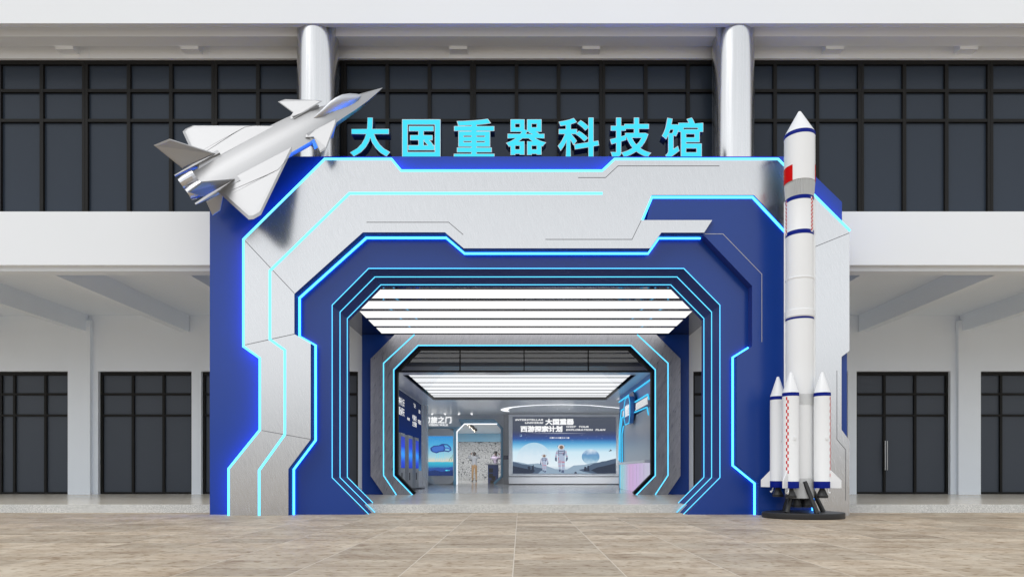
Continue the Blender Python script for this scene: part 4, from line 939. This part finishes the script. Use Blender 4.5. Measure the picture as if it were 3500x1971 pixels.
b.lathe(prof, RX, RYc, RW, n=72); b.build('payload_fairing', RK, smooth=True)
def fluted(z0, z1, r0, r1, name, n=80):
    m = MB(); vs = []
    for z, r in ((z0, r0), (z1, r1)):
        for k in range(n*2):
            a = math.pi*k/n; rr = r*(1.0 if k % 2 else .94); vs.append((RX+rr*math.sin(a), RYc-rr*math.cos(a), z))
    N = 2*n; m.add(vs, [[k, (k+1) % N, N+(k+1) % N, N+k] for k in range(N)], RG2); return m.build(name, RK)

fluted(5.12, 4.885, .222, .203, 'fluted_skirt', 56)
b = MB(); b.lathe([(.202, 4.885, RB), (.202, 4.825, RW), (.2, 4.823), (.2, 4.37), (.202, 4.365, RB), (.202, 4.30, RW), (.2, 4.298), (.2, 3.66), (.209, 3.65), (.209, 3.635), (.202, 3.625), (.203, 3.17), (.214, 3.16), (.214, 3.065), (.203, 3.05, RB), (.2035, 3.02, RW), (.2, 3.018), (.2, .305)], RX, RYc, RW, n=72); b.build('core_stage', RK, smooth=True)
fluted(1.88, 1.715, .206, .206, 'fluted_band'); fluted(.605, .3, .206, .206, 'fluted_band')
def on_core(phi, half, z0, z1, r0, m, mb, n=4, r1=None):
    vs = []; 
    for rr in (r0, (r1 or r0+.002)):
        for z in (z0, z1):
            for k in range(n+1):
                a = phi-half+2*half*k/n; vs.append((RX+rr*math.sin(a), RYc-rr*math.cos(a), z))
    N = n+1; f = [[2*N+k, 2*N+k+1, 3*N+k+1, 3*N+k] for k in range(n)]+[[k, k+1, 2*N+k+1, 2*N+k] for k in range(n)]+[[N+k, N+k+1, 3*N+k+1, 3*N+k] for k in range(n)]+[[0, N, 3*N, 2*N], [n, N+n, 3*N+n, 2*N+n]]
    mb.add(vs, f, m)
for ph in (-81, 84):
    b = MB(); on_core(math.radians(ph), math.radians(32), 5.115, 5.355, .2235, RR, b, 12); b.build('flag', RK, smooth=True)
b = MB()
for ph in (-81, 84):
    for dx, dz, r in ((-.42, .6, .022), (-.25, .85, .008), (-.18, .7, .008), (-.18, .5, .008), (-.25, .35, .008)):
        a0 = math.radians(ph)+dx*math.radians(48); z0 = 5.115+.24*dz; vs = []
        for k in range(10):
            t = math.pi/2+k*math.pi/5; rr = r if k % 2 == 0 else r*.4; a = a0+rr*math.cos(t)/.2265; vs.append((RX+.2265*math.sin(a), RYc-.2265*math.cos(a), z0+rr*math.sin(t)))
        b.add(vs, [list(range(10))], RY)
b.build('flag_star', RK)
b = MB()
for ph in (35, -92, 125, 215):
    on_core(math.radians(ph), math.radians(7), 4.33, 4.86, .2005, RW, b)
    for k in range(18):
        z = 4.345+k*.0285; on_core(math.radians(ph+(3 if k % 2 else -3)), math.radians(3), z, z+.0285, .2035, RR, b, 2)
b.build('checker_strip', RK)
b = MB()
for ph in (62, -118): on_core(math.radians(ph), math.radians(5), 1.9, 4.88, .2, RW, b, 2, .222)
b.build('cable_duct', RK)
for sx, sy in ((-1, -1), (1, -1), (-1, 1), (1, 1)):
    cx, cy = RX+sx*.237, RYc+sy*.237; az = math.atan2(sx, -sy)
    b = MB(); R_ = .118
    b.lathe([(.001, 2.20), (.014, 2.197), (.022, 2.185), (R_, 1.885, RB), (R_+.0015, 1.88, RB), (R_+.0015, 1.832, RW), (R_, 1.83), (R_, .562), (R_+.001, .56, RB), (R_+.001, .459)], cx, cy, RW, n=40)
    bo = b.build('booster', RK, smooth=True)
    d = Vector((math.sin(az), -math.cos(az), 0)); t = Vector((d.y, -d.x, 0))*.008; c0 = Vector((cx, cy, 0))
    f = MB(); pr = [(R_-.01, .74), (R_+.155, .575), (R_+.155, .462), (R_-.01, .462)]
    f.hull8([c0+d*r+Vector((0, 0, z))+t for r, z in pr], [c0+d*r+Vector((0, 0, z))-t for r, z in pr], RW); fo = f.build('fin'); attach(fo, bo)
    f = MB()
    for k in range(25):
        z = .63+k*.0475
        if z < 1.80:
            s_ = (1 if k % 2 else -1); aa = az+s_*.085
            p = [(cx+(R_+.0018)*math.sin(aa+e), cy-(R_+.0018)*math.cos(aa+e), zz) for zz in (z, z+.0475) for e in (-.085, .085)]; f.add(p, [[0, 1, 3, 2]], RR)
    fo = f.build('checker_strip', recalc=False); attach(fo, bo)
    f = MB(); aa = math.radians(-24); f.box(cx-.018+R_*.1, cx+.018+R_*.1, cy-R_-.012, cy-R_+.02, 1.18, 1.22, RW); fo = f.build('fitting'); attach(fo, bo)
    e = MB(); e.lathe([(.03, .47), (.04, .44), (.082, .345), (.086, .343), (.084, .34), (.084, .312), (.07, .312)], cx-sx*.0, cy, RN, n=28); eo = e.build('engine_bell', smooth=True); attach(eo, bo)
    e = MB(); p0 = c0+d*.075+Vector((0, 0, .46)); p1 = c0+d*.09+Vector((0, 0, .40)); p2 = c0+d*.115+Vector((0, 0, .385)); e.tube(p0, p1, .011, .012, RW, 10); e.tube(p1, p2, .013, .02, RW, 10); eo = e.build('exhaust_pipe'); attach(eo, bo)
for sx, sy in ((-1, -1), (1, -1), (-1, 1), (1, 1)):
    e = MB(); e.lathe([(.035, .31), (.042, .29), (.072, .20), (.077, .198), (.075, .194), (.075, .163), (.06, .163)], RX+sx*.078, RYc+sy*.078, RN, n=28); e.build('engine_bell', RK, smooth=True)
ST = thing('rocket_stand', 'black disc stand with slanting struts carrying the white rocket', 'stand', (4.335, RYc, 0))
b = MB(); b.lathe([(.0, .0), (.60, .002), (.605, .01), (.605, .08), (.598, .088), (0, .088)], 4.335, 9.88, RN, n=96, sy=.82, closed=False); b.build('disc_base', ST, smooth=True)
def z1c(u, v, Y): return W(2570+u/7.256, 1600+v/7.256, Y)
for (bx_, by_), (tx, ty, tz) in (((4.02, 9.72), (4.17, 9.85, .50)), ((4.40, 9.55), (4.285, 9.70, .555)), ((4.66, 9.90), (4.47, 9.93, .50)), ((4.19, 10.22), (4.25, 10.08, .5))):
    b = MB(); b.tube((bx_, by_, .086), (tx, ty, tz), .036, .030, RN, 10); b.build('strut', ST, smooth=True)
